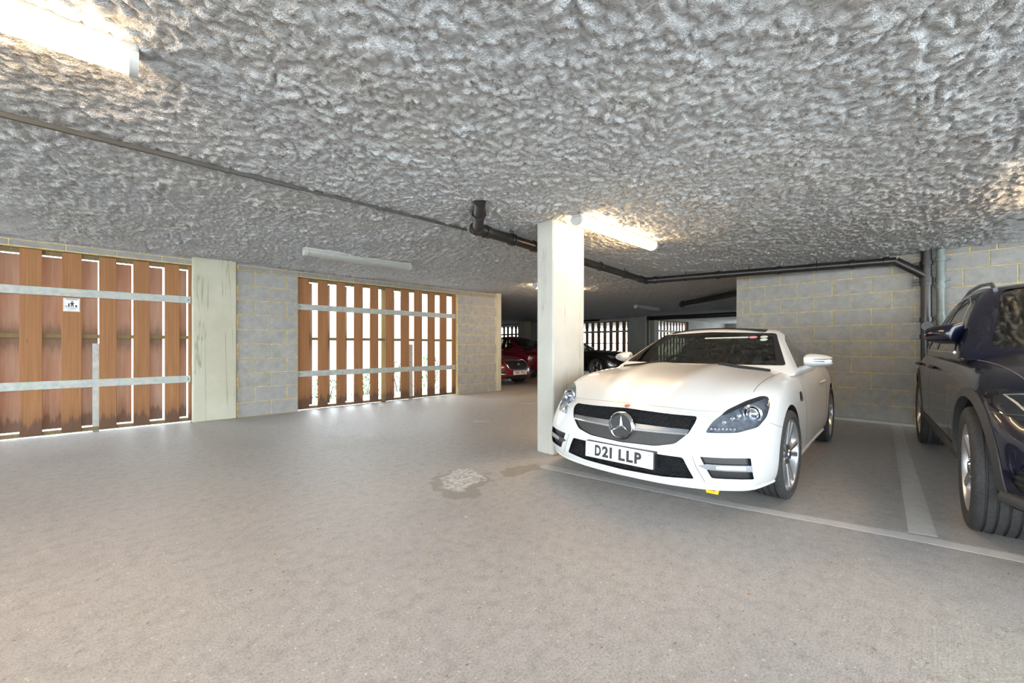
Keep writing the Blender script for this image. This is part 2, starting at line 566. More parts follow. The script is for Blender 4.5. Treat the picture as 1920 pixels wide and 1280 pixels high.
def drop(o):
    d = o.data
    bpy.data.objects.remove(o, do_unlink=True)
    if d and d.users == 0:
        bpy.data.meshes.remove(d)

def cut(o, cutters):
    for c in cutters:
        m = o.modifiers.new('b', 'BOOLEAN')
        m.operation = 'DIFFERENCE'; m.solver = 'MANIFOLD'; m.object = c
        m.material_mode = 'TRANSFER'
        c.parent = o.parent
    o.update_tag()
    bpy.context.view_layer.update()
    n0 = len(o.data.polygons)
    evaluated(o)
    for c in cutters:
        drop(c)
    bpy.context.view_layer.update()
    return o

def smooth(o, ang=35):
    me = o.data
    me.polygons.foreach_set('use_smooth', [True] * len(me.polygons))
    me.set_sharp_from_angle(angle=math.radians(ang))
    return o

def spline(tab):
    """smooth 1D table (monotone-ish Hermite)"""
    xs = np.array([p[0] for p in tab], float); ys = np.array([p[1] for p in tab], float)
    d = np.diff(ys) / np.diff(xs)
    mt = np.zeros_like(xs)
    mt[1:-1] = np.where(d[:-1] * d[1:] > 0, 2 * d[:-1] * d[1:] / (d[:-1] + d[1:] + 1e-12), 0)
    mt[0], mt[-1] = d[0], d[-1]
    def f(x):
        x = min(max(x, xs[0]), xs[-1])
        i = min(max(int(np.searchsorted(xs, x)) - 1, 0), len(xs) - 2)
        h = xs[i + 1] - xs[i]; t = (x - xs[i]) / h
        return float((2 * t**3 - 3 * t**2 + 1) * ys[i] + (t**3 - 2 * t**2 + t) * h * mt[i] + (-2 * t**3 + 3 * t**2) * ys[i + 1] + (t**3 - t**2) * h * mt[i + 1])
    return f

def cage(us, vs, ws, fn):
    """surface of a box-shaped lattice, bent by fn"""
    idx = {}; V = []; Fc = []
    nu, nv, nw = len(us) - 1, len(vs) - 1, len(ws) - 1
    def g(i, j, k):
        if (i, j, k) not in idx:
            idx[(i, j, k)] = len(V); V.append(fn(us[i], vs[j], ws[k]))
        return idx[(i, j, k)]
    for i in range(nu):
        for j in range(nv):
            Fc.append((g(i, j, nw), g(i + 1, j, nw), g(i + 1, j + 1, nw), g(i, j + 1, nw)))
            Fc.append((g(i, j, 0), g(i, j + 1, 0), g(i + 1, j + 1, 0), g(i + 1, j, 0)))
        for k in range(nw):
            Fc.append((g(i, 0, k), g(i + 1, 0, k), g(i + 1, 0, k + 1), g(i, 0, k + 1)))
            Fc.append((g(i, nv, k), g(i, nv, k + 1), g(i + 1, nv, k + 1), g(i + 1, nv, k)))
    for j in range(nv):
        for k in range(nw):
            Fc.append((g(0, j, k), g(0, j, k + 1), g(0, j + 1, k + 1), g(0, j + 1, k)))
            Fc.append((g(nu, j, k), g(nu, j + 1, k), g(nu, j + 1, k + 1), g(nu, j, k + 1)))
    return MB().add(V, Fc)

def rounded(poly, r, seg=4):
    out = []
    n = len(poly)
    for i in range(n):
        p = Vector(poly[i]); a = Vector(poly[i - 1]); b = Vector(poly[(i + 1) % n])
        ra = min(r, (a - p).length * 0.45); rb = min(r, (b - p).length * 0.45)
        p0 = p + (a - p).normalized() * ra; p1 = p + (b - p).normalized() * rb
        for k in range(seg + 1):
            t = k / seg
            q = p0 * (1 - t) ** 2 + p * 2 * t * (1 - t) + p1 * t * t
            out.append((q.x, q.y))
    return out

def resample(poly, step):
    out = []
    n = len(poly)
    for i in range(n):
        a = Vector(poly[i]); b = Vector(poly[(i + 1) % n])
        m = max(1, int(round((b - a).length / step)))
        for k in range(m):
            q = a.lerp(b, k / m); out.append((q.x, q.y))
    return out

def inside(poly, x, y):
    c = False
    n = len(poly)
    for i in range(n):
        x1, y1 = poly[i]; x2, y2 = poly[i - 1]
        if (y1 > y) != (y2 > y) and x < (x2 - x1) * (y - y1) / (y2 - y1) + x1:
            c = not c
    return c

AX = {  # 2D -> ray origin, direction
    'x': (lambda u, v: Vector((-3, u, v)), Vector((1, 0, 0))),
    'X': (lambda u, v: Vector((9, u, v)), Vector((-1, 0, 0))),
    'y': (lambda u, v: Vector((u, -4, v)), Vector((0, 1, 0))),
    'Y': (lambda u, v: Vector((u, 4, v)), Vector((0, -1, 0))),
    'z': (lambda u, v: Vector((u, v, 4)), Vector((0, 0, -1))),
}
class Skin:
    """projects flat outlines onto a finished body surface"""
    def __init__(s, o):
        me = o.data
        s.b = BVHTree.FromPolygons([v.co.copy() for v in me.vertices], [tuple(p.vertices) for p in me.polygons])
    def hit(s, ax, u, v, off=0.0, default=None):
        og, d = AX[ax]
        loc, nor, _, _ = s.b.ray_cast(og(u, v), d)
        if loc is None:
            return None
        return loc - d * off
    def tri(s, ax, poly, step):
        poly = resample(poly, step)
        n = len(poly)
        pts = [Vector(p) for p in poly]
        xs = [p[0] for p in poly]; ys = [p[1] for p in poly]
        x = min(xs) + step
        while x < max(xs):
            y = min(ys) + step
            while y < max(ys):
                if inside(poly, x, y) and min((Vector((x, y)) - Vector(p)).length for p in poly) > step * 0.6:
                    pts.append(Vector((x, y)))
                y += step
            x += step
        r = delaunay_2d_cdt(pts, [], [list(range(n))], 1, 1e-6)
        return r[0], r[2]
    def pts3(s, ax, P, off):
        out = []
        last = None
        for p in P:
            h = s.hit(ax, p[0], p[1], off)
            if h is None:
                best = None
                for q in P:
                    hq = s.hit(ax, q[0], q[1], off)
                    if hq is not None:
                        dd = (Vector(q[:2]) - Vector(p[:2])).length
                        if best is None or dd < best[0]:
                            best = (dd, hq)
                og, d = AX[ax]
                o = og(p[0], p[1])
                h = o + d * ((best[1] - o).dot(d)) if best else o
            out.append(h)
        return out
    def patch(s, ax, poly, off=0.003, step=0.02, thick=0.0):
        P, Fc = s.tri(ax, poly, step)
        top = s.pts3(ax, P, off)
        mb = MB()
        if thick <= 0:
            return mb.add(top, Fc)
        og, d = AX[ax]
        bot = [p + d * thick for p in top]
        return s._close(mb, top, bot, Fc)
    def _close(s, mb, top, bot, Fc):
        n = len(top)
        cnt = {}
        for fc in Fc:
            for i in range(len(fc)):
                a, b = fc[i], fc[(i + 1) % len(fc)]
                cnt[(a, b)] = cnt.get((a, b), 0) + 1
        edges = [(a, b) for (a, b) in cnt if (b, a) not in cnt]
        fs = [tuple(fc) for fc in Fc] + [tuple(i + n for i in fc)[::-1] for fc in Fc]
        fs += [(b, a, a + n, b + n) for a, b in edges]
        return mb.add(top + bot, fs)
    def cutter(s, ax, poly, d_in, d_out, step=0.03, mat='void_black', flat_out=True):
        P, Fc = s.tri(ax, poly, step)
        og, d = AX[ax]
        base = s.pts3(ax, P, 0.0)
        bot = [p + d * d_in for p in base]
        top = [p - d * d_out for p in base]
        mb = s._close(MB(), top, bot, Fc)
        return mb.build('cutter', mat)
    def line(s, ax, pts, r=0.0015, off=0.0, n=6, step=0.03, mat='gap_grey', name='panel_gap', parent=None):
        P = []
        for i in range(len(pts) - 1):
            a = Vector(pts[i]); b = Vector(pts[i + 1])
            m = max(1, int((b - a).length / step))
            for k in range(m):
                P.append(a.lerp(b, k / m))
        P.append(Vector(pts[-1]))
        Q = [s.hit(ax, p[0], p[1], off) for p in P]
        Q = [q for q in Q if q is not None]
        if len(Q) < 2:
            return None
        return MB().tube(Q, r, n).build(name, mat, parent, 60)

# ------------------------------------------------------------------ setting: floor, ceiling, walls
def structure(o):
    o['kind'] = 'structure'
    return o

fl = MB()
fl.box((-9, -9, -0.12), (26, 24, 0.0))
structure(fl.build('floor', 'brushed_concrete'))

# numpy value noise for the sprayed ceiling
_rng = np.random.default_rng(5)
_tab = _rng.random((257, 257))
def vnoise(x, y, sx=0.0, sy=0.0):
    x = x + sx; y = y + sy
    xi = np.floor(x).astype(int); yi = np.floor(y).astype(int)
    fx = x - xi; fy = y - yi
    fx = fx * fx * (3 - 2 * fx); fy = fy * fy * (3 - 2 * fy)
    a = _tab[xi % 256, yi % 256]; b = _tab[(xi + 1) % 256, yi % 256]
    c = _tab[xi % 256, (yi + 1) % 256]; d = _tab[(xi + 1) % 256, (yi + 1) % 256]
    return (a * (1 - fx) + b * fx) * (1 - fy) + (c * (1 - fx) + d * fx) * fy

CEIL_Z = 2.40
def ceil_drop(X, Y):
    wx = X + 0.05 * (vnoise(X * 9, Y * 9, 31, 7) - 0.5)
    wy = Y + 0.05 * (vnoise(X * 9, Y * 9, 3, 77) - 0.5)
    d = 0.020 * vnoise(wx * 2.3, wy * 2.3)
    b1 = 1 - np.abs(2 * vnoise(wx * 12, wy * 12, 11, 5) - 1)
    b2 = np.abs(2 * vnoise(wx * 24, wy * 24, 51, 25) - 1)
    b3 = np.abs(2 * vnoise(wx * 43, wy * 43, 91, 65) - 1)
    d += 0.012 * b1 + 0.020 * np.sqrt(b2) + 0.013 * b3
    d += np.clip(vnoise(wx * 3.1, wy * 3.1, 71, 45) - 0.72, 0, 1) * 0.10 * b2
    return d

def grid_axis(lo, near0, near1, hi, s0, s1):
    out = list(np.arange(near0, near1, s0))
    x, s = near1, s0
    while x < hi:
        out.append(x); s = min(s1, s * 1.0065); x += s
    out.append(hi)
    x = near0 - s1
    pre = []
    s = s0
    x = near0
    while x > lo:
        s = min(s1 * 1.5, s * 1.15); x -= s; pre.append(max(x, lo))
    return np.array(pre[::-1] + out)

gx = grid_axis(-6.5, -0.5, 3.0, 26.0, 0.0135, 0.08)
gy = grid_axis(-4.5, -0.5, 3.0, 22.0, 0.0135, 0.08)
GX, GY = np.meshgrid(gx, gy, indexing='ij')
Z = CEIL_Z - ceil_drop(GX, GY)
nx, ny = len(gx), len(gy)
co = np.stack([GX, GY, Z], -1).reshape(-1, 3)
I = np.arange(nx * ny).reshape(nx, ny)
quads = np.stack([I[:-1, :-1], I[:-1, 1:], I[1:, 1:], I[1:, :-1]], -1).reshape(-1, 4)
cxm = (GX[:-1, :-1] + GX[1:, 1:]) / 2; cym = (GY[:-1, :-1] + GY[1:, 1:]) / 2
keep = ~((cxm < 6.9) & (cym > 7.75))            # the slab stops at the long outer wall
quads = quads[keep.reshape(-1)]
me = bpy.data.meshes.new('ceiling')
me.vertices.add(len(co)); me.vertices.foreach_set('co', co.ravel())
me.loops.add(quads.size); me.loops.foreach_set('vertex_index', quads.ravel())
me.polygons.add(len(quads)); me.polygons.foreach_set('loop_start', np.arange(0, quads.size, 4))
me.polygons.foreach_set('use_smooth', np.ones(len(quads), bool))
me.update(calc_edges=True); me.validate()
me.materials.append(M['sprayed_fibre'])
structure(link('ceiling', me))
slab = MB()
slab.box((-6.5, -4.5, 2.44), (26, 7.75, 2.70)); slab.box((6.9, 7.75, 2.44), (26, 22, 2.70))
structure(slab.build('trim_1', 'concrete_wall'))

# ---- walls made of blocks
_block_cache = {}
def block_mesh(kind, L, Hh, D):
    key = (kind, round(L, 3), round(Hh, 3))
    if key not in _block_cache:
        mb = MB().cbox((-L / 2, -D, -Hh / 2), (L / 2, 0, Hh / 2), 0.004)
        _block_cache[key] = mb.mesh(kind, 'block_grey' if kind == 'block' else 'brick_grey')
    return _block_cache[key]

def lay(parent, kind, to_world, rz, s0, s1, z0, Hh, pitch, phase, joint=0.011, proud=0.006, rng=random):
    """one course between s0 and s1 (distance along the wall)"""
    k = math.floor((s0 - phase) / pitch)
    while True:
        a = phase + k * pitch; b = a + pitch
        k += 1
        if a >= s1: break
        a2, b2 = max(a, s0), min(b, s1)
        if b2 - a2 < 0.05: continue
        L = b2 - a2 - joint
        o = link(kind, block_mesh(kind, round(L, 2), Hh - joint, 0.05), parent)
        p = to_world((a2 + b2) / 2, z0 + Hh / 2, 0.05 - proud + rng.uniform(-0.0015, 0.0015))
        o.location = p; o.rotation_euler = (0, 0, rz)

# right-hand wall behind the parked cars: face at X = 7.9, looking to -X
WR = 7.90
wr = structure(MB().box((WR, -4.0, 0), (WR + 0.2, 2.413, 2.44)).build('wall_right', 'mortar'))
# block local -y faces the room: turn so that local -y -> world -X  (rz = -90 deg)
def tw_right(s, z, depth):
    return (WR + depth, 2.413 - s, z)
RZR = math.radians(-90)
CH = 0.2307
for c in range(10):
    z0 = 0.02 + c * CH
    hh = CH if c < 9 else 0.20
    if c % 2 == 1:
        lay(wr, 'block', tw_right, RZR, 0.0, 0.10, z0, hh, 0.45, 0)
        lay(wr, 'block', tw_right, RZR, 0.10, 0.215, z0, hh, 0.45, 0.10)
        lay(wr, 'block', tw_right, RZR, 0.215, 4.2, z0, hh, 0.45, 0.215)
    else:
        lay(wr, 'block', tw_right, RZR, 0.0, 4.2, z0, hh, 0.45, -0.01)
lay(wr, 'brick', tw_right, RZR, 0.0, 4.2, 0.02 + 9 * CH + 0.20, 0.075, 0.225, 0.05)
# return of that wall, running back from its free end (unseen side keeps daylight out)
structure(MB().box((WR + 0.2, 2.2, 0), (24, 2.41, 2.44)).build('wall_return', 'concrete_wall'))
structure(MB().box((WR - 0.10, -4.0, 0.0), (WR, 2.413, 0.035)).build('baseboard_right', 'ledge'))

# long outer wall on the left, face at Y = 7.45, looking to -Y
YL = 7.45
wl = structure(MB().box((1.40, YL, 0), (2.295, YL + 0.2, 2.26)).box((5.605, YL, 0), (6.80, YL + 0.2, 2.26))
               .box((-6.5, YL, 2.255), (6.80, YL + 0.2, 2.44)).box((-6.5, YL, 0), (-2.4, YL + 0.2, 2.255)).build('wall_left', 'mortar'))
def tw_left(s, z, depth):
    return (s, YL + depth, z)
for c in range(10):
    z0 = c * 0.2255
    ph = 0.0 if c % 2 else 0.225
    lay(wl, 'block', tw_left, 0, 1.42, 2.295, z0, 0.2255, 0.45, 1.22 + ph)
    lay(wl, 'block', tw_left, 0, 5.605, 6.78, z0, 0.2255, 0.45, 5.40 + ph)
for (a, b) in ((-2.4, 0.88), (1.42, 6.78)):
    lay(wl, 'brick', tw_left, 0, a, b, 2.262, 0.072, 0.45, 0.1, joint=0.010)
    lay(wl, 'brick', tw_left, 0, a, b, 2.334, 0.072, 0.45, 0.32, joint=0.010)
structure(MB().cbox((0.885, YL - 0.05, 0), (1.415, YL + 0.25, 2.44), 0.012).build('wall_pier', 'pier_paint'))
structure(MB().cbox((6.785, YL - 0.03, 0), (6.93, YL + 0.3, 2.44), 0.01).build('wall_pier', 'pier_paint'))
# outer wall turning away behind the pier, and the far bay
structure(MB().box((6.72, YL + 0.3, 0), (6.90, 22, 2.44)).build('wall_back', 'column_paint'))
FX = 16.8
fw = MB().box((FX, 8.5, 0), (FX + 0.2, 9.62, 2.44)).box((FX, 13.0, 0), (FX + 0.2, 15.6, 2.44)).box((FX, 18.9, 0), (FX + 0.2, 22, 2.44))
fw.box((FX, 9.62, 2.26), (FX + 0.2, 13.0, 2.44)).box((FX, 15.6, 2.26), (FX + 0.2, 18.9, 2.44))
structure(fw.build('wall_far', 'concrete_wall'))
f2 = MB().box((FX, 8.4, 0), (17.2, 8.6, 2.44)).box((20.4, 8.4, 0), (25.8, 8.6, 2.44)).box((17.2, 8.4, 2.26), (20.4, 8.6, 2.44))
structure(f2.build('wall_far', 'concrete_wall'))
structure(MB().cbox((FX - 0.15, 8.3, 0), (FX + 0.1, 8.75, 2.44), 0.01).build('wall_pier', 'pier_paint'))
structure(MB().box((6.9, 21.8, 0), (FX, 22.0, 2.44)).build('wall_end', 'concrete_wall'))
structure(MB().box((25.6, 2.4, 0), (25.8, 4.2, 2.44)).box((25.6, 7.4, 0), (25.8, 8.4, 2.44)).box((25.6, 4.2, 2.2), (25.8, 7.4, 2.44)).build('wall_end', 'concrete_wall'))

# ground outside
structure(MB().box((-20, -20, -0.4), (60, 60, -0.14)).build('ground', 'outdoor_paving'))

# ------------------------------------------------------------------ free-standing columns
tag(MB().cbox((3.19, 2.66, 0), (3.72, 2.88, 2.43), 0.012).build('concrete_column', 'column_paint'),
    'cream painted concrete column beside the white roadster', 'column', 'free-standing columns')
tag(MB().cbox((15.4, 14.75, 0), (15.9, 15.25, 2.43), 0.012).build('concrete_column', 'pier_paint'),
    'shaded concrete column behind the two red cars', 'column', 'free-standing columns')

# ------------------------------------------------------------------ slatted timber screens
_plank = {}
def plank(kind, w, h, t, parent, mat):
    key = (kind, round(w, 3), round(h, 3), mat)
    if key not in _plank:
        _plank[key] = MB().cbox((-w / 2, -t / 2, 0), (w / 2, t / 2, h), 0.003).mesh(kind, mat)
    return link(kind, _plank[key], parent)

def screen(label, origin, rz, L, fronts, backs, posts=(), group='slatted timber screens'):
    """local x runs along the screen, local -y faces the car park"""
    t = thing('slatted_screen', label, 'screen', origin, rz, group)
    for (a, b) in fronts:
        o = plank('plank', b - a, 2.215 + random.uniform(-0.01, 0.006), 0.022, t, 'board_front')
        o.location = ((a + b) / 2, 0.045, 0.03)
        o.rotation_euler = (0, random.uniform(-0.002, 0.002), 0)
    for (a, b) in backs:
        o = plank('back_plank', b - a, 2.115, 0.022, t, 'board_back')
        o.location = ((a + b) / 2, 0.145, 0.075)
    for z, hh in ((0.015, 0.045), (1.195, 0.05), (2.20, 0.05)):
        r = MB().cbox((0, -0.035, 0), (L, 0.035, hh), 0.003).build('timber_rail', 'rail_timber', t)
        r.location = (0, 0.092, z)
    for z in (1.71, 0.575):
        r = MB().cbox((0.012, -0.006, 0), (L - 0.012, 0.006, 0.098), 0.002).build('steel_rail', 'galvanised_steel', t)
        r.location = (0, 0.022, z)
        for k in range(2):
            MB().lathe([(0.009, 0), (0.009, 0.006)], 10, 'y').build('bolt', 'trim_black', r).location = (0.04 + k * (L - 0.08), -0.012, 0.05)
    for (a, b, z1, mat, y) in posts:
        p = MB().cbox((a, y, 0), (b, y + 0.05, z1), 0.003).build('post', mat, t)
    return t

# first screen: X from -2.4 to 0.885
fr1 = [(-2.39, -2.21), (-2.06, -1.88), (-1.73, -1.55), (-1.40, -1.22), (-1.065, -0.885), (-0.724, -0.546), (-0.39, -0.217), (-0.061, 0.103), (0.263, 0.429), (0.586, 0.749), (0.845, 0.885)]
bk1 = [(-2.23, -2.04), (-1.90, -1.72), (-1.57, -1.39), (-1.24, -1.05), (-0.90, -0.72), (-0.56, -0.385), (-0.23, -0.073), (0.085, 0.250), (0.415, 0.570), (0.735, 0.838)]
o1 = -2.4
screen('slatted timber screen with the small white notice on it', (o1, YL + 0.02, 0), 0, 3.285,
       [(a - o1, b - o1) for a, b in fr1], [(a - o1, b - o1) for a, b in bk1],
       posts=[(-0.124 - o1, -0.061 - o1, 1.13, 'galvanised_steel', 0.10)])
# second screen: X from 2.295 to 5.605
fr2 = [(2.30, 2.492), (2.633, 2.805), (2.954, 3.118), (3.276, 3.45), (3.586, 3.759), (3.904, 4.086), (4.239, 4.433), (4.545, 4.736), (4.866, 5.054), (5.177, 5.36), (5.50, 5.605)]
bk2 = [(2.46, 2.575), (2.76, 2.878), (3.08, 3.185), (3.40, 3.485), (3.70, 3.81), (4.05, 4.15), (4.42, 4.445), (4.72, 4.745), (5.03, 5.07)]
o2 = 2.295
screen('slatted timber screen with bright open gaps between two block wall sections', (o2, YL + 0.02, 0), 0, 3.31,
       [(a - o2, b - o2) for a, b in fr2], [(a - o2, b - o2) for a, b in bk2],
       posts=[(3.86 - o2, 3.955 - o2, 2.2, 'post_timber', 0.11), (4.467 - o2, 4.55 - o2, 1.13, 'galvanised_steel', 0.10)])
def regular(L, pitch=0.33, w=0.175):
    n = int(round(L / pitch))
    return [(k * L / n, k * L / n + w) for k in range(n)] + [(L - 0.09, L)]
# far screens
screen('distant orange slatted screen seen between the column and the white car', (FX + 0.02, 13.0, 0), math.radians(-90), 3.38, regular(3.38), [])
screen('distant slatted screen above the two red cars', (FX + 0.02, 18.9, 0), math.radians(-90), 3.3, regular(3.3), [])
screen('distant narrow-looking slatted screen beyond the black drainpipe', (17.2, 8.42, 0), 0, 3.2, regular(3.2), [])

# notice on the first screen
sg = thing('notice_plate', 'small white notice with black figures and bin symbol on timber board', 'sign', (-0.302, YL + 0.045, 1.525))
MB().cbox((-0.072, -0.004, 0), (0.072, 0, 0.165), 0.0015).build('plate', 'sign_white', sg)
ink = MB()
for (a, b, c, d) in ((-0.066, 0.006, 0.066, 0.0085), (-0.066, 0.156, 0.066, 0.1585), (-0.066, 0.006, -0.064, 0.158), (0.064, 0.006, 0.066, 0.158)):
    ink.box((a, -0.0055, b), (c, -0.004, d))
ink.build('border', 'plate_ink', sg)
fig = MB()
def blobp(pts):
    fig.prism(pts, lambda u, v, w: (u, w, v), -0.0058, -0.004)
def circ(cx, cz, r, n=10):
    return [(cx + r * math.cos(2 * math.pi * k / n), cz + r * math.sin(2 * math.pi * k / n)) for k in range(n)]
blobp(circ(0.004, 0.123, 0.008))
blobp([(-0.010, 0.112), (0.018, 0.112), (0.020, 0.090), (0.012, 0.088), (0.018, 0.055), (0.010, 0.055), (0.004, 0.080), (-0.003, 0.055), (-0.011, 0.055), (-0.004, 0.088), (-0.013, 0.090)])
blobp(circ(-0.024, 0.096, 0.006))
blobp([(-0.032, 0.090), (-0.016, 0.090), (-0.018, 0.074), (-0.016, 0.056), (-0.031, 0.056), (-0.030, 0.074)])
blobp([(-0.056, 0.071), (-0.051, 0.074), (-0.047, 0.068), (-0.034, 0.062), (-0.036, 0.055), (-0.052, 0.060)])
blobp([(0.028, 0.080), (0.048, 0.080), (0.045, 0.055), (0.031, 0.055)])
fig.build('figures', 'plate_ink', sg)
rr = random.Random(3)
for zz, x0, x1 in ((0.140, -0.052, 0.050), (0.150, -0.050, 0.050), (0.040, -0.054, 0.052), (0.026, -0.034, 0.034)):
    txt = MB()
    x = x0
    while x < x1:
        w = rr.uniform(0.004, 0.010)
        txt.box((x, -0.0055, zz), (min(x + w, x1), -0.004, zz + 0.006)); x += w + 0.003
    txt.build('lettering', 'plate_ink', sg)['kind'] = 'stuff'

# ------------------------------------------------------------------ ceiling battens
def batten(x0, x1, y, lit, label, z=2.335, rz=0.0, off=''):
    t = thing('ceiling_light' + off, label, 'light', ((x0 + x1) / 2, y, z), rz, 'ceiling strip lights')
    L = (x1 - x0) / 2
    MB().cbox((-L, -0.060, 0.0), (L, 0.060, 0.075), 0.008).build('housing', 'lamp_housing', t)
    prof = []
    for k in range(13):
        a = math.pi * k / 12
        prof.append((0.062 * math.cos(a), -0.070 * math.sin(a) ** 0.75))
    d = MB()
    d.prism(prof, lambda u, v, w: (w, u, v), -L + 0.03, L - 0.03)
    d.build('diffuser' + off, 'tube_on' if lit else 'diffuser_off', t, 40)
    for sgn in (-1, 1):
        e = MB()
        pr = [(u * 1.06, v * 1.06) for u, v in prof]
        e.prism(pr, lambda u, v, w: (w, u, v), sgn * L, sgn * (L - 0.03))
        e.build('end_cap', 'lamp_housing', t, 40)
    for s in (-0.5, 0.5):
        MB().cbox((s * L - 0.02, 0.058, -0.012), (s * L + 0.02, 0.070, 0.02), 0.002).build('clip', 'lamp_housing', t)
    return t
batten(-1.44, 0.10, 2.41, True, 'lit strip light on the ceiling above the screen with the notice')
batten(3.22, 4.78, 2.40, True, 'glowing strip light running from the top of the cream column')
batten(1.82, 3.36, 5.68, False, 'unlit strip light on the ceiling near the bright slatted screen')
batten(6.20, 7.74, 5.66, True, 'lit strip light half hidden behind the cream column')
batten(4.30, 5.84, -0.85, True, 'lit strip light over the dark blue car', off='_offscreen')
batten(11.7, 13.2, 6.45, False, 'unlit distant strip light near the drainpipe end')

cd_ = thing('ceiling_conduit', 'thin dark grey conduit half buried in the sprayed ceiling, pointing at the drainpipe end', 'conduit', (-0.8, 3.52, 2.333))
MB().cbox((-3.6, -0.011, 0.0), (1.9, 0.011, 0.03), 0.003).build('conduit', 'conduit_grey', cd_)
MB().cbox((1.9, -0.008, 0.004), (3.58, 0.008, 0.03), 0.003).build('conduit_end', 'conduit_grey', cd_)
for k in range(6):
    MB().cbox((-3.2 + k * 1.15, -0.016, -0.003), (-3.17 + k * 1.15, 0.016, 0.03), 0.002).build('saddle', 'conduit_grey', cd_)

# ------------------------------------------------------------------ drainpipes
def collar(mb, p, d, r=0.062, w=0.05):
    p = Vector(p); d = Vector(d).normalized()
    mb.tube([p - d * w / 2, p + d * w / 2], r, 16)
PR = 0.055
dp = thing('drainpipe', 'long black drainpipe bending along the ceiling to the block wall', 'pipe', (2.7, 3.2, 2.27))
def rel(pts, o=(2.7, 3.2, 2.27)):
    return [tuple(Vector(p) - Vector(o)) for p in pts]
def seg(name, pts, r=PR, parent=dp, n=16, mat='pipe_black'):
    return MB().tube(rel(pts), r, n).build(name, mat, parent, 40)
PA = (2.32, 2.76, 2.36); PB = (2.66, 3.20, 2.27); PC = (6.92, 3.62, 2.268); PD = (7.76, 0.36, 2.268); PE = (7.80, 0.06, 2.03); PF = (7.80, 0.06, 1.05)
seg('stub_pipe', [PA, PB])
seg('pipe_run', [PB, PC])
seg('pipe_run', [PC, PD])
seg('branch', [PD, PE])
seg('downpipe', [(7.80, 0.06, 2.40), (7.80, 0.06, 0.0)])
for p, q, k in ((PA, PB, (0.45, 0.95)), (PB, PC, (0.03, 0.22, 0.95)), (PC, PD, (0.05, 0.35, 0.6, 0.86, 0.97))):
    for f in k:
        mb = MB(); c = Vector(p).lerp(Vector(q), f)
        d = Vector(q) - Vector(p)
        a, b = Vector(rel([c])[0]), d.normalized()
        mb.tube([a - b * 0.03, a + b * 0.03], 0.066, 16)
        mb.build('collar', 'pipe_black', dp, 40)
for p, q, k in ((PB, PC, (0.12, 0.13, 0.60, 0.8)), (PC, PD, (0.2, 0.48, 0.74))):
    for f in k:
        c = Vector(p).lerp(Vector(q), f)
        d = (Vector(q) - Vector(p)).normalized(); s = d.cross(Vector((0, 0, 1)))
        ring = [Vector(rel([c])[0]) + s * 0.062 * math.cos(t) + Vector((0, 0, 1)) * 0.062 * math.sin(t) for t in [2 * math.pi * i / 16 for i in range(16)]]
        mb = MB().tube(ring, 0.006, 6, closed=True)
        top = Vector(rel([c])[0]) + Vector((0, 0, 0.06))
        mb.tube([top, top + Vector((0, 0, 0.10))], 0.006, 6)
        mb.build('hanger', 'pipe_black', dp, 40)
MB().lathe([(0.0, -0.07), (0.06, -0.06), (0.067, -0.02), (0.067, 0.02), (0.06, 0.06), (0.0, 0.07)], 16, 'x').build('elbow', 'pipe_black', dp, 40).location = rel([PB])[0]
MB().lathe([(0.0, -0.07), (0.06, -0.06), (0.067, -0.02), (0.067, 0.02), (0.06, 0.06), (0.0, 0.07)], 16, 'x').build('elbow', 'pipe_black', dp, 40).location = rel([PC])[0]
for z in (2.20, 1.98, 1.93, 1.45, 1.22):
    mb = MB(); a = Vector(rel([(7.80, 0.06, z)])[0])
    mb.tube([a - Vector((0, 0, 0.028)), a + Vector((0, 0, 0.028))], 0.067, 16)
    mb.box(tuple(a + Vector((-0.01, 0.05, -0.02))), tuple(a + Vector((0.02, 0.13, 0.02))))
    mb.build('collar', 'pipe_black', dp, 40)
mb = MB(); a = Vector(rel([(7.74, 0.05, 1.36)])[0])
mb.lathe([(0.058, -0.06), (0.058, 0.03)], 18, 'x', mat=Matrix.Translation(a)); mb.build('access_cap', 'pipe_black', dp, 40)
g = thing('downpipe', 'grey downpipe standing beside the black one on the block wall', 'pipe', (7.82, -0.075, 0))
MB().tube([(0, 0, 0), (0, 0, 2.40)], 0.042, 16).build('pipe', 'pipe_grey', g, 40)
for z in (2.24, 1.97, 1.88, 1.47):
    MB().tube([(0, 0, z - 0.03), (0, 0, z + 0.03)], 0.052, 16).box((-0.02, -0.09, z - 0.02), (0.02, -0.04, z + 0.02)).build('collar', 'pipe_grey', g, 40)
# distant pipes
def pipe(label, pts, r=0.055, mat='pipe_black'):
    o = Vector(pts[0])
    t = thing('drainpipe', label, 'pipe', o)
    P = [Vector(p) - o for p in pts]
    for i in range(len(P) - 1):
        MB().tube([P[i], P[i + 1]], r, 12).build('pipe_run', mat, t, 40)
        d = (P[i + 1] - P[i]).normalized()
        MB().tube([P[i] - d * 0.01, P[i] + d * 0.07], r * 1.22, 12).build('collar', mat, t, 40)
    return t
pipe('short black open-ended drainpipe under the ceiling behind the block wall', [(11.3, 4.82, 2.24), (9.7, 2.9, 2.24)], 0.075)
pipe('long black pipe under the ceiling far beyond the white car', [(15.6, 8.05, 2.20), (15.7, 4.0, 2.20), (15.7, 2.45, 2.20)], 0.085)
pipe('thin black pipe dropping down the far pier', [(16.1, 8.30, 2.16), (16.1, 8.30, 0.02)], 0.05)
pipe('short black pipe over the distant orange screen', [(16.4, 12.0, 2.29), (16.4, 10.9, 2.29)], 0.05)

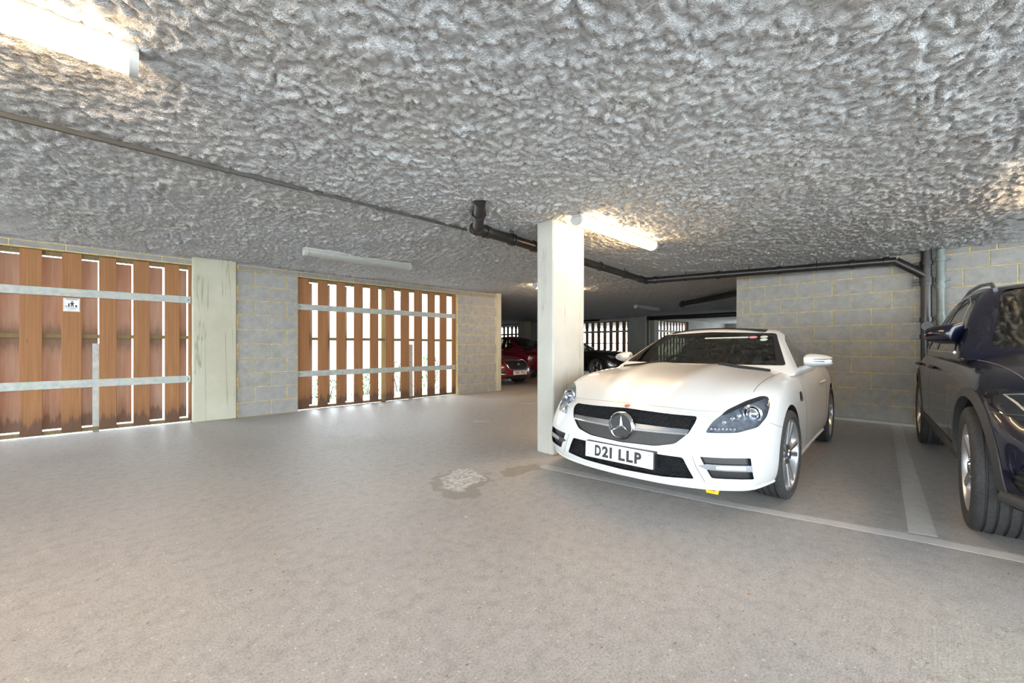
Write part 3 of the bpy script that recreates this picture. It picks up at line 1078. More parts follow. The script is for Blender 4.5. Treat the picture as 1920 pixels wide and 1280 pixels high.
# ------------------------------------------------------------------ painted bay lines
def strip(name, pts, label):
    o = Vector((*pts[0], 0))
    mb = MB()
    n = len(pts)
    mb.prism(pts, lambda u, v, w: (u - o.x, v - o.y, w), 0.0, 0.0008)
    ob = mb.build(name, 'worn_line_paint')
    ob.location = (o.x, o.y, 0.0)
    return tag(ob, label, 'marking', 'painted bay lines')
strip('bay_line', [(7.78, 0.40), (7.78, 0.30), (3.42, -0.02), (3.38, 0.10)], 'faded grey line painted between the white car and the dark blue car')
strip('bay_line', [(2.80, 2.50), (2.90, 2.52), (3.12, 1.05), (3.36, 0.06), (3.58, -1.2), (3.47, -1.2), (3.26, 0.06), (3.03, 1.05)], 'faded line painted across the front of the parking bays')

# ------------------------------------------------------------------ cars
def tyre_profile(R, w, rim, grooves=4):
    """(radius, lateral) loop of a tyre cross-section with tread grooves; lateral 0 = centre"""
    h = w / 2
    pts = [(rim, -h * 0.86), (rim + (R - rim) * 0.35, -h * 1.0), (R - 0.030, -h * 0.985), (R - 0.010, -h * 0.90), (R - 0.002, -h * 0.80)]
    gw = 0.006
    for g_ in range(grooves):
        c = (-0.55 + 1.1 * g_ / (grooves - 1)) * h
        pts += [(R, c - gw), (R - 0.009, c - gw * 0.7), (R - 0.009, c + gw * 0.7), (R, c + gw)]
    pts += [(R - 0.002, h * 0.80), (R - 0.010, h * 0.90), (R - 0.030, h * 0.985), (rim + (R - rim) * 0.35, h * 1.0), (rim, h * 0.86)]
    return pts

_wheel_cache = {}
def wheel(parent, loc, R, w, rim, style, side, steer=0.0):
    """side = -1: outer face towards local -y"""
    key = (R, w, rim, style)
    if key not in _wheel_cache:
        ty = MB().lathe(tyre_profile(R, w, rim), 56, 'y', close=True).mesh('wheel', 'tyre_rubber', 32)
        b = MB()
        h = w / 2
        b.lathe([(rim + 0.004, -h * 0.86), (rim - 0.004, -h * 0.90), (rim - 0.016, -h * 0.80), (rim - 0.022, -h * 0.4), (rim - 0.03, h * 0.8), (rim + 0.002, h * 0.88)], 48, 'y', close=True)
        barrel = b.mesh('rim', 'alloy', 40)
        sp = MB()
        ns = 5
        yo = -h * 0.78
        def spoke(a0, a1, r0, r1, w0, w1, y0, y1, t=0.03):
            c0, s0, c1, s1 = math.cos(a0), math.sin(a0), math.cos(a1), math.sin(a1)
            p0 = Vector((c0 * r0, y0, s0 * r0)); p1 = Vector((c1 * r1, y1, s1 * r1))
            n0 = Vector((-s0, 0, c0)); n1 = Vector((-s1, 0, c1))
            vs = [p0 - n0 * w0, p0 + n0 * w0, p1 + n1 * w1, p1 - n1 * w1]
            top = [p0 - n0 * w0 * 0.55 + Vector((0, -0.008, 0)), p0 + n0 * w0 * 0.55 + Vector((0, -0.008, 0)), p1 + n1 * w1 * 0.55 + Vector((0, -0.008, 0)), p1 - n1 * w1 * 0.55 + Vector((0, -0.008, 0))]
            bk = [q + Vector((0, t, 0)) for q in vs]
            sp.add(top + vs + bk, [(0, 1, 2, 3), (0, 4, 5, 1), (1, 5, 6, 2), (2, 6, 7, 3), (3, 7, 4, 0), (4, 8, 9, 5), (5, 9, 10, 6), (6, 10, 11, 7), (7, 11, 8, 4), (8, 11, 10, 9)])
        for k in range(ns):
            a = 2 * math.pi * k / ns + math.pi / 2
            if style == 'twin':
                for sg_ in (-1, 1):
                    spoke(a + sg_ * 0.16, a + sg_ * 0.19, 0.055, rim - 0.006, 0.016, 0.024, yo + 0.016, yo)
            else:
                spoke(a, a, 0.05, rim - 0.008, 0.036, 0.030, yo + 0.012, yo)
        spm = sp.mesh('spokes', 'alloy', 25)
        hb = MB().lathe([(0.0, yo - 0.012), (0.030, yo - 0.010), (0.036, yo - 0.002), (0.070, yo + 0.006), (0.075, yo + 0.05)], 24, 'y')
        for k in range(5):
            a = 2 * math.pi * k / 5
            hb.lathe([(0.009, yo - 0.004), (0.009, yo + 0.02)], 8, 'y', mat=Matrix.Translation((0.055 * math.cos(a), 0, 0.055 * math.sin(a))))
        hbm = hb.mesh('hub', 'satin_silver', 40)
        ds = MB().lathe([(0.06, 0.01), (rim * 0.78, 0.01), (rim * 0.78, 0.03), (0.06, 0.03)], 32, 'y').mesh('brake_disc', 'satin_silver', 40)
        dk = MB().lathe([(0.02, 0.045), (rim - 0.035, 0.045), (rim - 0.035, 0.05), (0.02, 0.05)], 32, 'y').mesh('brake_shield', 'void_black', 40)
        cp = MB().cbox((rim * 0.42, -0.025, -0.085), (rim * 0.84, 0.05, 0.085), 0.012).mesh('brake_caliper', 'lamp_dark')
        _wheel_cache[key] = (ty, [('rim', barrel), ('spokes', spm), ('hub', hbm), ('brake_disc', ds), ('brake_shield', dk), ('brake_caliper', cp)])
    ty, kids = _wheel_cache[key]
    o = link('wheel', ty, parent, loc)
    o.rotation_euler = (0, 0.31, steer + (0 if side < 0 else math.pi))
    for nme, me_ in kids:
        link(nme, me_, o)
    return o

def text_mesh(body, size, extr=0.0008, spacing=1.0):
    cu = bpy.data.curves.new('lettering', 'FONT')
    cu.body = body; cu.size = size; cu.extrude = extr; cu.align_x = 'CENTER'; cu.align_y = 'CENTER'
    cu.space_character = spacing
    cu.offset = size * 0.045
    o = link('lettering', cu)
    dg = bpy.context.evaluated_depsgraph_get(); dg.update()
    me_ = bpy.data.meshes.new_from_object(o.evaluated_get(dg))
    bpy.data.objects.remove(o, do_unlink=True); bpy.data.curves.remove(cu)
    me_.materials.clear(); me_.materials.append(M['plate_ink'])
    return me_

def number_plate(parent, text, loc, rz=0.0, tilt=0.0):
    """plate facing local -x of the car"""
    p = MB().cbox((-0.006, -0.262, -0.0565), (0.0, 0.262, 0.0565), 0.003).build('number_plate', 'plate_white', parent)
    p.location = loc; p.rotation_euler = (0, tilt, rz)
    # every character its own piece
    widths = {'1': 0.030, 'I': 0.030, ' ': 0.040}
    tot = sum(widths.get(c, 0.060) for c in text)
    y = tot / 2
    for c in text:
        w = widths.get(c, 0.060)
        if c != ' ':
            me_ = text_mesh(c, 0.105)
            t = link('character', me_, p)
            xs = [v.co.x for v in me_.vertices]
            ys = [v.co.y for v in me_.vertices]
            hh = max(ys) - min(ys)
            k = 0.079 / hh
            kx = min(k, 0.050 / max(1e-4, max(xs) - min(xs)))
            t.scale = (kx, k, 1)
            # text x -> car -y (reads from the front), text y -> z
            t.matrix_local = Matrix(((0, 0, -1, -0.0068), (-1, 0, 0, y - w / 2), (0, 1, 0, 0), (0, 0, 0, 1))) @ Matrix.Diagonal((kx, k, 1, 1)) @ Matrix.Translation((-(max(xs) + min(xs)) / 2, -(max(ys) + min(ys)) / 2, 0))
        y -= w
    for sy in (-0.235, 0.235):
        for sz in (-0.035, 0.035):
            MB().lathe([(0.005, -0.008), (0.005, -0.005)], 8, 'x').build('screw', 'satin_silver', p).location = (0, sy, sz)
    return p

def mesh_grille(skin, poly, off, pitch, r, parent, name='grille_mesh', slant=0.62, mat='trim_black'):
    """diamond lattice lying behind a body opening, following the body's curve"""
    ys = [p[0] for p in poly]; zs = [p[1] for p in poly]
    y0, y1, z0, z1 = min(ys), max(ys), min(zs), max(zs)
    mb = MB()
    for sg_ in (-1, 1):
        c = y0 - (z1 - z0) / slant
        while c < y1 + (z1 - z0) / slant:
            run = []
            m = 28
            for k in range(m + 1):
                z = z0 + (z1 - z0) * k / m
                y = c + sg_ * (z - z0) / slant + (0 if sg_ > 0 else (z1 - z0) / slant)
                ok = inside(poly, y, z)
                h = skin.hit('x', y, z, -off) if ok else None
                if h is not None:
                    run.append(h)
                else:
                    if len(run) > 1: mb.tube(run, r, 4, caps=False)
                    run = []
            if len(run) > 1: mb.tube(run, r, 4, caps=False)
            c += pitch
    return mb.build(name, mat, parent)

def star_emblem(parent, loc, R):
    e = link('emblem', MB().lathe([(R * 0.80, -0.004), (R * 0.90, -0.022), (R * 1.0, -0.012), (R * 1.02, 0.01), (R * 0.78, 0.012)], 48, 'x', close=True).mesh('emblem', 'chrome', 40), parent, loc)
    d = MB().lathe([(0.0, 0.0), (R * 0.80, 0.0), (R * 0.80, 0.01), (0, 0.01)], 40, 'x').build('emblem_disc', 'trim_black', e, 30)
    st = MB()
    for k in range(3):
        a = math.pi / 2 + k * 2 * math.pi / 3
        tip = Vector((-0.006, R * 0.84 * math.cos(a), R * 0.84 * math.sin(a)))
        s1 = Vector((-0.006, R * 0.13 * math.cos(a + math.pi / 3), R * 0.13 * math.sin(a + math.pi / 3)))
        s2 = Vector((-0.006, R * 0.13 * math.cos(a - math.pi / 3), R * 0.13 * math.sin(a - math.pi / 3)))
        c = Vector((-0.022, 0, 0)); bk = Vector((0.0, 0, 0))
        st.add([tip, s1, s2, c, bk], [(0, 1, 3), (0, 3, 2), (0, 4, 1), (0, 2, 4)])
    st.build('emblem_star', 'chrome', e)
    return e

def seat(parent, x, y, z, k=1.0, name='seat'):
    s_ = link(name, None, parent, (x, y, z))
    def pad(nm, lo, hi, rot=0.0, at=(0, 0, 0)):
        o = cage([0, .15, .5, .85, 1], [0, .15, .5, .85, 1], [0, .2, .8, 1], lambda u, v, w: (lo[0] + u * (hi[0] - lo[0]), lo[1] + v * (hi[1] - lo[1]), lo[2] + w * (hi[2] - lo[2]))).build(nm, 'seat_leather', s_, 60)
        o.rotation_euler = (0, rot, 0); o.location = at
        return o
    pad('seat_cushion', (-0.26, -0.25, 0), (0.26, 0.25, 0.16))
    pad('seat_back', (-0.07, -0.25, 0), (0.07, 0.25, 0.56), 0.32, (0.24, 0, 0.06))
    pad('headrest', (-0.05, -0.13, 0), (0.05, 0.13, 0.17), 0.25, (0.44, 0, 0.62))
    return s_

def car_shell(t, P, name, paint):
    """body below the belt line + glasshouse, both as smooth solids; returns (body, cabin)"""
    Wf = spline(P['W']); Zc = spline(P['Zc']); Ze = spline(P['Ze']); Zb = spline(P['Zb'])
    ins = spline(P['ins']); pf = spline(P['plan_f']); pr = spline(P['plan_r'])
    prof_f = spline(P['prof_f']); prof_r = spline(P['prof_r'])
    L = P['L']
    crease = P.get('crease', 0.0)
    def body_fn(x0, v, w):
        av = abs(v)
        zt = Zc(x0) + (Ze(x0) - Zc(x0)) * av ** P.get('crown', 2.4)
        if crease and 0.1 < x0 < P['hood_end']:
            zt += crease * math.exp(-((av - P['crease_v']) / 0.08) ** 2)
        z = Zb(x0) + w * (zt - Zb(x0))
        y = v * (Wf(x0) - ins(w) * (0.35 + 0.65 * min(1, av * 1.1)))
        fr = max(0.0, 1 - x0 / P['fr_len']) ** 1.3
        rr_ = max(0.0, 1 - (L - x0) / P['rr_len']) ** 1.3
        x = x0 + fr * (pf(av) + prof_f(w)) - rr_ * (pr(av) + prof_r(w))
        return (x, y, z)
    vs = P.get('vs', [0, .2, .42, .62, .80, .92, 1.0])
    vs = [-q for q in vs[:0:-1]] + vs
    body = cage(P['xs'], vs, P['ws'], body_fn).build('body', paint, t)
    subsurf(body, P.get('lv', 2))
    G = P['cabin']
    xf = spline(G['xf']); xr = spline(G['xr']); hw = spline(G['hw']); bow = spline(G['bow'])
    def cab_fn(u, v, w):
        x = xf(w) + (xr(w) - xf(w)) * u
        x += (1 - u) ** 2 * bow(w) * v * v - u ** 2 * bow(w) * 0.8 * v * v
        zt = G['top'] - G['crown'] * v * v - G['drop_f'] * max(0, 1 - u / 0.4) ** 2 - G['drop_r'] * max(0, (u - 0.5) / 0.5) ** 2
        z = G['z0'] + w * (zt - G['z0'])
        narrow = 1 - G['taper'] * max(0, (u - 0.45) / 0.55) ** 2
        return (x, v * hw(w) * narrow, z)
    cab = cage([0, .05, .16, .36, .58, .8, .95, 1], [-1, -.93, -.75, -.4, 0, .4, .75, .93, 1], [0, .2, .45, .7, .88, .96, 1], cab_fn).build('cabin', paint, t)
    subsurf(cab, P.get('lv', 2))
    return body, cab

def hollow(cab, body, P, cav_mat='seat_leather'):
    """take the interior out of the glasshouse and the body"""
    G = P['cabin']
    inner = link('cutter', cab.data.copy())
    k = Matrix.Translation((0, 0, -0.035))
    me_ = inner.data
    me_.materials.clear(); me_.materials.append(M[cav_mat])
    cx = sum(v.co.x for v in me_.vertices) / len(me_.vertices)
    for v in me_.vertices:
        v.co.x = cx + (v.co.x - cx) * 0.955
        v.co.y *= 0.935
        v.co.z = v.co.z - 0.035
    me_.update()
    cut(cab, [inner])
    b = P['tub']
    c2 = MB().box(b[0], b[1]).build('cutter', cav_mat)
    cut(body, [c2])

def arch_cut(body, P):
    cs = []
    for ax_ in (P['ax_f'], P['ax_r']):
        for sg_ in (-1, 1):
            a, b = P['W_in'], 1.3
            mb = MB().lathe([(P['arch'], sg_ * a), (P['arch'], sg_ * b)], 48, 'y', mat=Matrix.Translation((ax_, 0, P['R'] + P.get('arch_up', 0.015))))
            cs.append(mb.build('cutter', 'void_black'))
    cut(body, cs)

def mirror_housing(t, loc, sg_, paint, s=1.0, strip=True, lower=None, fold=0.0):
    """door mirror; sg_ = -1 sticks out to local -y"""
    def fn(u, v, w):
        # u: front -> rear, v: root -> tip, w: bottom -> top
        e = max(0.0, 1 - abs(2 * v - 1) ** 5)
        hgt = (0.050 + 0.034 * e) * (1.0 - 0.30 * v) * (0.60 + 0.40 * min(1, u * 1.6))
        if fold:
            hgt = 0.080 * (1 - 0.18 * v * v) * (0.72 + 0.28 * min(1, u * 1.6))
        zz = (2 * w - 1) * hgt + 0.006 * (1 - v)
        x = -0.065 * (0.45 + 0.55 * e) * (1 - abs(2 * w - 1) ** 2.2 * 0.5) * (1 - u) + 0.085 * u
        return ((x + (0.02 if fold else 0.055) * v * v) * s, sg_ * (0.235 * v) * s, zz * s)
    m = cage([0, .3, .75, 1], [0, .12, .5, .88, 1], [0, .2, .5, .8, 1], fn).build('door_mirror', paint, t)
    subsurf(m, 2)
    smooth(m, 60)
    m.location = loc
    m.rotation_euler = (0, 0, -sg_ * fold)
    g_ = MB().cbox((0.118 * s, 0, -0.05 * s), (0.122 * s, 0.18 * s, 0.05 * s), 0.001).build('mirror_glass', 'mirror_glass', m)
    g_.location = (0.02 * s, 0.03 * s * sg_ - (0.18 * s if sg_ < 0 else 0), 0)
    a = MB().tube([(0.06, sg_ * 0.05 * s, -0.045 * s), (0.08, -sg_ * 0.02 * s, -0.085 * s), (0.10, -sg_ * 0.13 * s, -0.10 * s)], [0.030 * s, 0.028 * s, 0.034 * s], 12)
    a.build('mirror_arm', lower or paint, m, 60)
    if strip:
        for dz in (-0.010, 0.012):
            pts = [(-0.062 * s + 0.10 * (k / 8) ** 2 * s + 0.008, sg_ * (0.09 + 0.145 * k / 8) * s, dz * s + 0.008) for k in range(9)]
            MB().tube(pts, [0.002 + 0.004 * k / 8 for k in range(9)], 6).build('indicator_strip', 'trim_black', m, 60)
    return m

# ---------------- white roadster
def white_roadster():
    t = thing('roadster', 'white two-seat roadster with star grille emblem parked against the cream column', 'car', (2.60, 1.560, 0), math.radians(2.6))
    P = dict(
        L=4.13, hood_end=1.5, crease=0.034, crease_v=0.36, fr_len=0.75, rr_len=0.8, crown=2.6,
        xs=[0, 0.05, 0.16, 0.34, 0.56, 0.80, 1.05, 1.3, 1.55, 1.9, 2.3, 2.7, 3.0, 3.3, 3.6, 3.9, 4.06, 4.13],
        ws=[0, .06, .22, .45, .66, .82, .93, 1.0],
        vs=[0, .2, .36, .52, .70, .84, .94, 1.0],
        W=[(0, .80), (.16, .83), (.4, .872), (.88, .905), (1.5, .888), (2.3, .89), (3.2, .905), (3.7, .88), (4.13, .80)],
        Zc=[(0, .668), (.08, .692), (.2, .738), (.4, .806), (.7, .868), (1.0, .90), (1.3, .922), (1.5, .935), (2.2, .94), (3.1, .97), (3.6, .97), (4.13, .92)],
        Ze=[(0, .61), (.16, .665), (.4, .755), (.7, .822), (1.0, .85), (1.4, .868), (2.2, .875), (3.0, .90), (3.6, .90), (4.13, .85)],
        Zb=[(0, .165), (.3, .165), (.6, .17), (1.2, .17), (2.9, .18), (3.6, .22), (4.13, .28)],
        ins=[(0, .06), (.1, .015), (.3, 0), (.6, .004), (.8, .02), (.93, .06), (1.0, .13)],
        plan_f=[(0, 0), (.3, .012), (.55, .045), (.75, .10), (.88, .165), (1.0, .25)],
        plan_r=[(0, 0), (.5, .03), (.8, .12), (1, .25)],
        prof_f=[(0, .05), (.08, .015), (.3, .0), (.5, .008), (.75, .035), (.93, .075), (1.0, .13)],
        prof_r=[(0, .15), (.3, .02), (.6, 0), (.9, .05), (1, .10)],
        ax_f=.88, ax_r=3.31, R=.318, arch=.342, W_in=.60,
        tub=((1.58, -.66, .42), (2.95, .66, 1.3)),
        cabin=dict(z0=.84, top=1.300, crown=.035, drop_f=.045, drop_r=.10, taper=.10,
                   xf=[(0, 1.22), (.2, 1.37), (1, 2.04)], xr=[(0, 3.85), (.2, 3.66), (.6, 3.2), (1, 2.72)],
                   hw=[(0, .84), (.2, .79), (.6, .68), (.9, .595), (1, .54)], bow=[(0, .20), (1, .09)]),
    )
    body, cab = car_shell(t, P, 'roadster', 'white_paint')
    sk = Skin(body); sc_ = Skin(cab)
    # outlines in front view (y, z)
    up = rounded([(-.475, .632), (0, .648), (.475, .632), (.478, .60), (.45, .53), (.375, .455), (.25, .425), (0, .415), (-.25, .425), (-.375, .455), (-.45, .53), (-.478, .60)], .02, 3)
    low = rounded([(-.425, .375), (.425, .375), (.49, .245), (.30, .228), (0, .222), (-.30, .228), (-.49, .245)], .015, 3)
    hl = lambda sg_: rounded([(sg_ * .540, .540), (sg_ * .565, .605), (sg_ * .605, .668), (sg_ * .69, .725), (sg_ * .765, .758), (sg_ * .800, .752), (sg_ * .822, .70), (sg_ * .820, .635), (sg_ * .79, .575), (sg_ * .70, .545)], .016, 3)
    fog = lambda sg_: rounded([(sg_ * .522, .392), (sg_ * .775, .397), (sg_ * .79, .264), (sg_ * .585, .262)], .008, 3)
    cs = [sk.cutter('x', up, .05, .2), sk.cutter('x', low, .06, .2)]
    for sg_ in (-1, 1):
        cs.append(sk.cutter('x', hl(sg_), .085, .2, mat='lamp_bowl'))
        cs.append(sk.cutter('x', fog(sg_), .035, .2, mat='trim_black'))
    arch_cut(body, P)
    cut(body, cs)
    # windows
    ws_ = rounded([(-.745, .93), (.745, .93), (.565, 1.225), (0, 1.245), (-.565, 1.225)], .025, 3)
    sw = rounded([(1.74, .905), (1.83, .955), (2.16, 1.155), (2.34, 1.205), (2.62, 1.195), (2.86, 1.10), (3.02, .96), (3.02, .905)], .03, 3)
    hollow(cab, body, P)
    cs = [sc_.cutter('x', ws_, .16, .3, .05), sc_.cutter('y', sw, .16, .3, .05), sc_.cutter('Y', sw, .16, .3, .05)]
    rw = rounded([(-.46, 1.0), (.46, 1.0), (.36, 1.2), (-.36, 1.2)], .03, 3)
    cs.append(sc_.cutter('X', rw, .16, .3, .05))
    cut(cab, cs)
    smooth(body, 32); smooth(cab, 32)
    def glass(ax, poly, nm, off=-0.004):
        return sc_.patch(ax, poly, off, .035, .005).build(nm, 'car_glass', t, 40)
    wsg = glass('x', ws_, 'windscreen')
    glass('y', sw, 'side_window'); glass('Y', sw, 'side_window'); glass('X', rw, 'rear_window')
    # black frit edges of the windscreen
    for sg_ in (-1, 1):
        sc_.patch('x', rounded([(sg_ * .745, .93), (sg_ * .68, .93), (sg_ * .535, 1.23), (sg_ * .565, 1.225)], .004), -.001, .03).build('windscreen_edge', 'trim_black', wsg, 40)
    # stickers in the top corner of the windscreen
    for (y, z, ry, rz_, m_) in ((-.40, 1.185, .035, .012, 'sticker_pink'), (-.485, 1.188, .030, .013, 'sticker_grey'), (-.495, 1.160, .030, .013, 'sticker_grey')):
        poly = [(y + ry * math.cos(a), z + rz_ * math.sin(a)) for a in [2 * math.pi * k / 16 for k in range(16)]]
        sc_.patch('x', poly, .001, .012).build('sticker', m_, wsg)
    sc_.patch('x', rounded([(-.36, 1.178), (.03, 1.172), (.03, 1.184), (-.36, 1.192)], .004), .001, .02).build('sunstrip_label', 'sticker_grey', wsg)
    # glass roof panel
    sc_.patch('z', rounded([(2.12, -.47), (2.12, .47), (2.80, .42), (2.80, -.42)], .05), .004, .05, .006).build('roof_panel', 'dark_glass', t, 40)
    sc_.patch('z', rounded([(2.11, -.48), (2.11, .48), (2.81, .43), (2.81, -.43)], .05), .0015, .05).build('roof_frame', 'trim_black', t, 40)
    # interior
    d = cage([0, .3, .7, 1], [0, .05, .5, .95, 1], [0, .5, .85, 1], lambda u, v, w: (1.56 + .42 * u, -.64 + 1.28 * v, .55 + (.36 - .06 * u) * w)).build('dashboard', 'seat_leather', t, 60)
    for y in (-.34, .34):
        seat(t, 2.45, y, .44)
    wheel_pts = [(2.06 - .06 * math.sin(a), .34 + .18 * math.cos(a), .82 + .17 * math.sin(a)) for a in [2 * math.pi * k / 28 for k in range(28)]]
    sw_ = MB().tube(wheel_pts, .014, 8, closed=True).tube([(2.06, .17, .82), (2.06, .51, .82)], .016, 8).tube([(2.06, .34, .82), (2.10, .34, .68)], .016, 8).build('steering_wheel', 'trim_black', t, 60)
    rm = MB().cbox((2.16, -.11, 1.135), (2.18, .11, 1.195), .008).build('rear_view_mirror', 'trim_black', t)
    MB().cbox((2.181, -.10, 1.140), (2.183, .10, 1.190), .0008).build('mirror_glass', 'mirror_glass', rm)
    # grille
    gb = sk.patch('x', up, -.046, .04).build('grille', 'void_black', t, 40)
    mesh_grille(sk, rounded([(-.473, .632), (0, .648), (.473, .632), (.475, .60), (.455, .54), (0, .545), (-.455, .54), (-.475, .60)], .01), .026, .034, .0028, gb, mat='lamp_dark')
    sk.patch('x', rounded([(-.44, .515), (0, .523), (.44, .515), (.375, .455), (.25, .425), (0, .415), (-.25, .425), (-.375, .455)], .01), -.022, .04).build('grille_panel', 'cladding', gb, 40)
    for sg_ in (-1, 1):
        sk.patch('x', rounded([(sg_ * .09, .555), (sg_ * .452, .552), (sg_ * .435, .516), (sg_ * .09, .508)], .008), -.004, .03, .018).build('grille_bar', 'satin_silver', gb, 30)
        sk.patch('x', rounded([(sg_ * .09, .523), (sg_ * .438, .529), (sg_ * .434, .520), (sg_ * .09, .512)], .003), .004, .03, .012).build('grille_bar_highlight', 'chrome', gb, 30)
    c0 = sk.hit('x', 0, .53)
    star_emblem(t, (c0.x - .004, 0, .530), .098)
    lg = sk.patch('x', low, -.055, .04).build('lower_intake', 'void_black', t, 40)
    mesh_grille(sk, low, .030, .034, .0028, lg, mat='lamp_dark')
    # little round badge above the grille
    b0 = sk.hit('z', .125, 0)
    bd = MB().lathe([(0, .004), (.018, .003), (.022, 0), (.022, -.004)], 20, 'z').build('bonnet_badge', 'brick_red_badge', t, 40)
    bd.location = b0 + Vector((0, 0, .002)); bd.rotation_euler = (0, -.30, 0)
    # plate
    pb = sk.hit('x', 0, .335)
    number_plate(t, 'D21 LLP', (pb.x - .030, 0.0, .335), 0, .05)
    MB().cbox((pb.x - .028, -.268, .274), (pb.x + .03, .268, .392), .004).build('plate_holder', 'trim_black', t)
    # lower side bars and fog inserts
    for sg_ in (-1, 1):
        sk.patch('x', rounded([(sg_ * .505, .336), (sg_ * .56, .349), (sg_ * .784, .351), (sg_ * .786, .312), (sg_ * .56, .314)], .006), .002, .02, .030).build('intake_bar', 'satin_silver', t, 30)
        sk.patch('x', rounded([(sg_ * .61, .342), (sg_ * .755, .344), (sg_ * .757, .322), (sg_ * .61, .322)], .008), .006, .015, .01).build('daytime_light', 'chrome', t, 30)
        # head lamp: clear cover, projector, reflector, dark brow
        H_ = sk.patch('x', hl(sg_), .001, .02, .003).build('headlight', 'lens_glass', t, 40)
        sk.patch('x', hl(sg_), -.062, .025).build('bowl', 'lamp_bowl', H_, 40)
        sk.patch('x', rounded([(sg_ * .585, .635), (sg_ * .605, .668), (sg_ * .69, .725), (sg_ * .765, .758), (sg_ * .800, .752), (sg_ * .765, .728), (sg_ * .69, .692), (sg_ * .605, .640)], .006), -.006, .02).build('lamp_brow', 'lamp_dark', H_, 40)
        pc = sk.hit('x', sg_ * .735, .645, -.045)
        mt = Matrix.Translation(pc)
        MB().lathe([(.058, -.012), (.062, -.018), (.050, -.022), (.043, -.004), (.043, .02), (.058, .02)], 32, 'x', close=True, mat=mt).build('projector_ring', 'chrome', H_, 40)
        MB().lathe([(0.0, -.030), (.016, -.028), (.030, -.020), (.040, -.006), (.042, .01), (0, .012)], 28, 'x', mat=mt).build('projector_lens', 'mirror_glass', H_, 50)
        pr = sk.hit('x', sg_ * .645, .612, -.050)
        for q in range(3):
            qq = sk.hit('x', sg_ * (.615 + .026 * q), .598 + .016 * q, -.035)
            MB().lathe([(.004, .012), (.012, .002), (.015, -.010), (.012, -.012), (.008, .0)], 16, 'x', mat=Matrix.Translation(qq)).build('reflector', 'chrome', H_, 40)
        for q in range(7):
            qq = sk.hit('x', sg_ * (.565 + .019 * q), .562, -.022)
            MB().cbox(tuple(qq + Vector((-.006, -.007, -.006))), tuple(qq + Vector((.012, .007, .008))), .002).build('side_light', 'chrome', H_)
        # vents near the windscreen
        sk.patch('z', rounded([(1.21, sg_ * .30), (1.31, sg_ * .29), (1.40, sg_ * .66), (1.33, sg_ * .67)], .008), .016, .02, .018).build('bonnet_vent', 'void_black', t, 30)
        ax = 'y' if sg_ < 0 else 'Y'
        # gill behind the front wheel
        sv = sk.patch(ax, rounded([(1.30, .655), (1.37, .725), (1.45, .725), (1.42, .655)], .006), .002, .015, .006).build('side_vent', 'trim_black', t, 30)
        sk.patch(ax, rounded([(1.32, .668), (1.43, .668), (1.45, .725), (1.465, .725), (1.435, .652), (1.31, .652)], .004), .006, .015, .006).build('vent_trim', 'chrome', sv, 30)
        # panel gaps
        sk.line(ax, [(1.62, .86), (1.60, .70), (1.58, .45), (1.64, .26), (1.8, .235), (2.7, .235), (2.80, .40), (2.88, .62), (2.95, .87)], name='door_gap', parent=t)
        sk.line(ax, [(.45, .60), (.55, .565), (.62, .55)], name='bumper_gap_fold', parent=t)
        h0 = sk.hit(ax, 2.62, .74)
        MB().tube([(2.50, h0.y + sg_ * .012, .735), (2.56, h0.y + sg_ * .030, .742), (2.68, h0.y + sg_ * .030, .745), (2.74, h0.y + sg_ * .010, .742)], [.010, .014, .014, .010], 10).build('door_handle', 'white_paint', t, 60)
        # bonnet shut line
        sk.line('z', [(1.42, sg_ * .735), (1.1, sg_ * .73), (.8, sg_ * .725), (.58, sg_ * .715)], .002, name='bonnet_gap', parent=t)
        m0 = sc_.hit(ax, 1.86, .93)
        mirror_housing(t, (1.80, sg_ * .835, .965), sg_, 'white_paint', .85)
        sk.line('x', [(sg_ * .478, .395), (sg_ * .50, .33), (sg_ * .545, .24), (sg_ * .55, .19)], .002, name='bumper_gap_fold', parent=t)  # ridge beside the intake, its shade drawn as a thin grey line
        # sill skirt
        sk.line(ax, [(1.32, .20), (2.0, .195), (2.88, .20)], .022, name='sill', mat='white_paint', parent=t)
        # front splitter lip blade
        sk.line('x', [(0, .185), (sg_ * .3, .186), (sg_ * .6, .19), (sg_ * .84, .20)], .012, -.004, name='splitter', mat='white_paint', parent=t)
    sk.line('x', [(-.60, .655), (-.3, .672), (0, .678), (.3, .672), (.60, .655)], .0012, name='bonnet_gap', parent=t)
    # yellow towing-eye strap showing below the bumper
    MB().tube([(.30, -.57, .16), (.295, -.56, .115), (.30, -.50, .11), (.305, -.49, .16)], .014, 8).build('tow_strap', 'yellow_plastic', t, 60)
    for ax_, steer in ((P['ax_f'], math.radians(-3)), (P['ax_r'], 0)):
        for sg_ in (-1, 1):
            wheel(t, (ax_, sg_ * .785, P['R']), P['R'], .225, .250, 'twin', sg_, steer)
    return t
white_roadster()

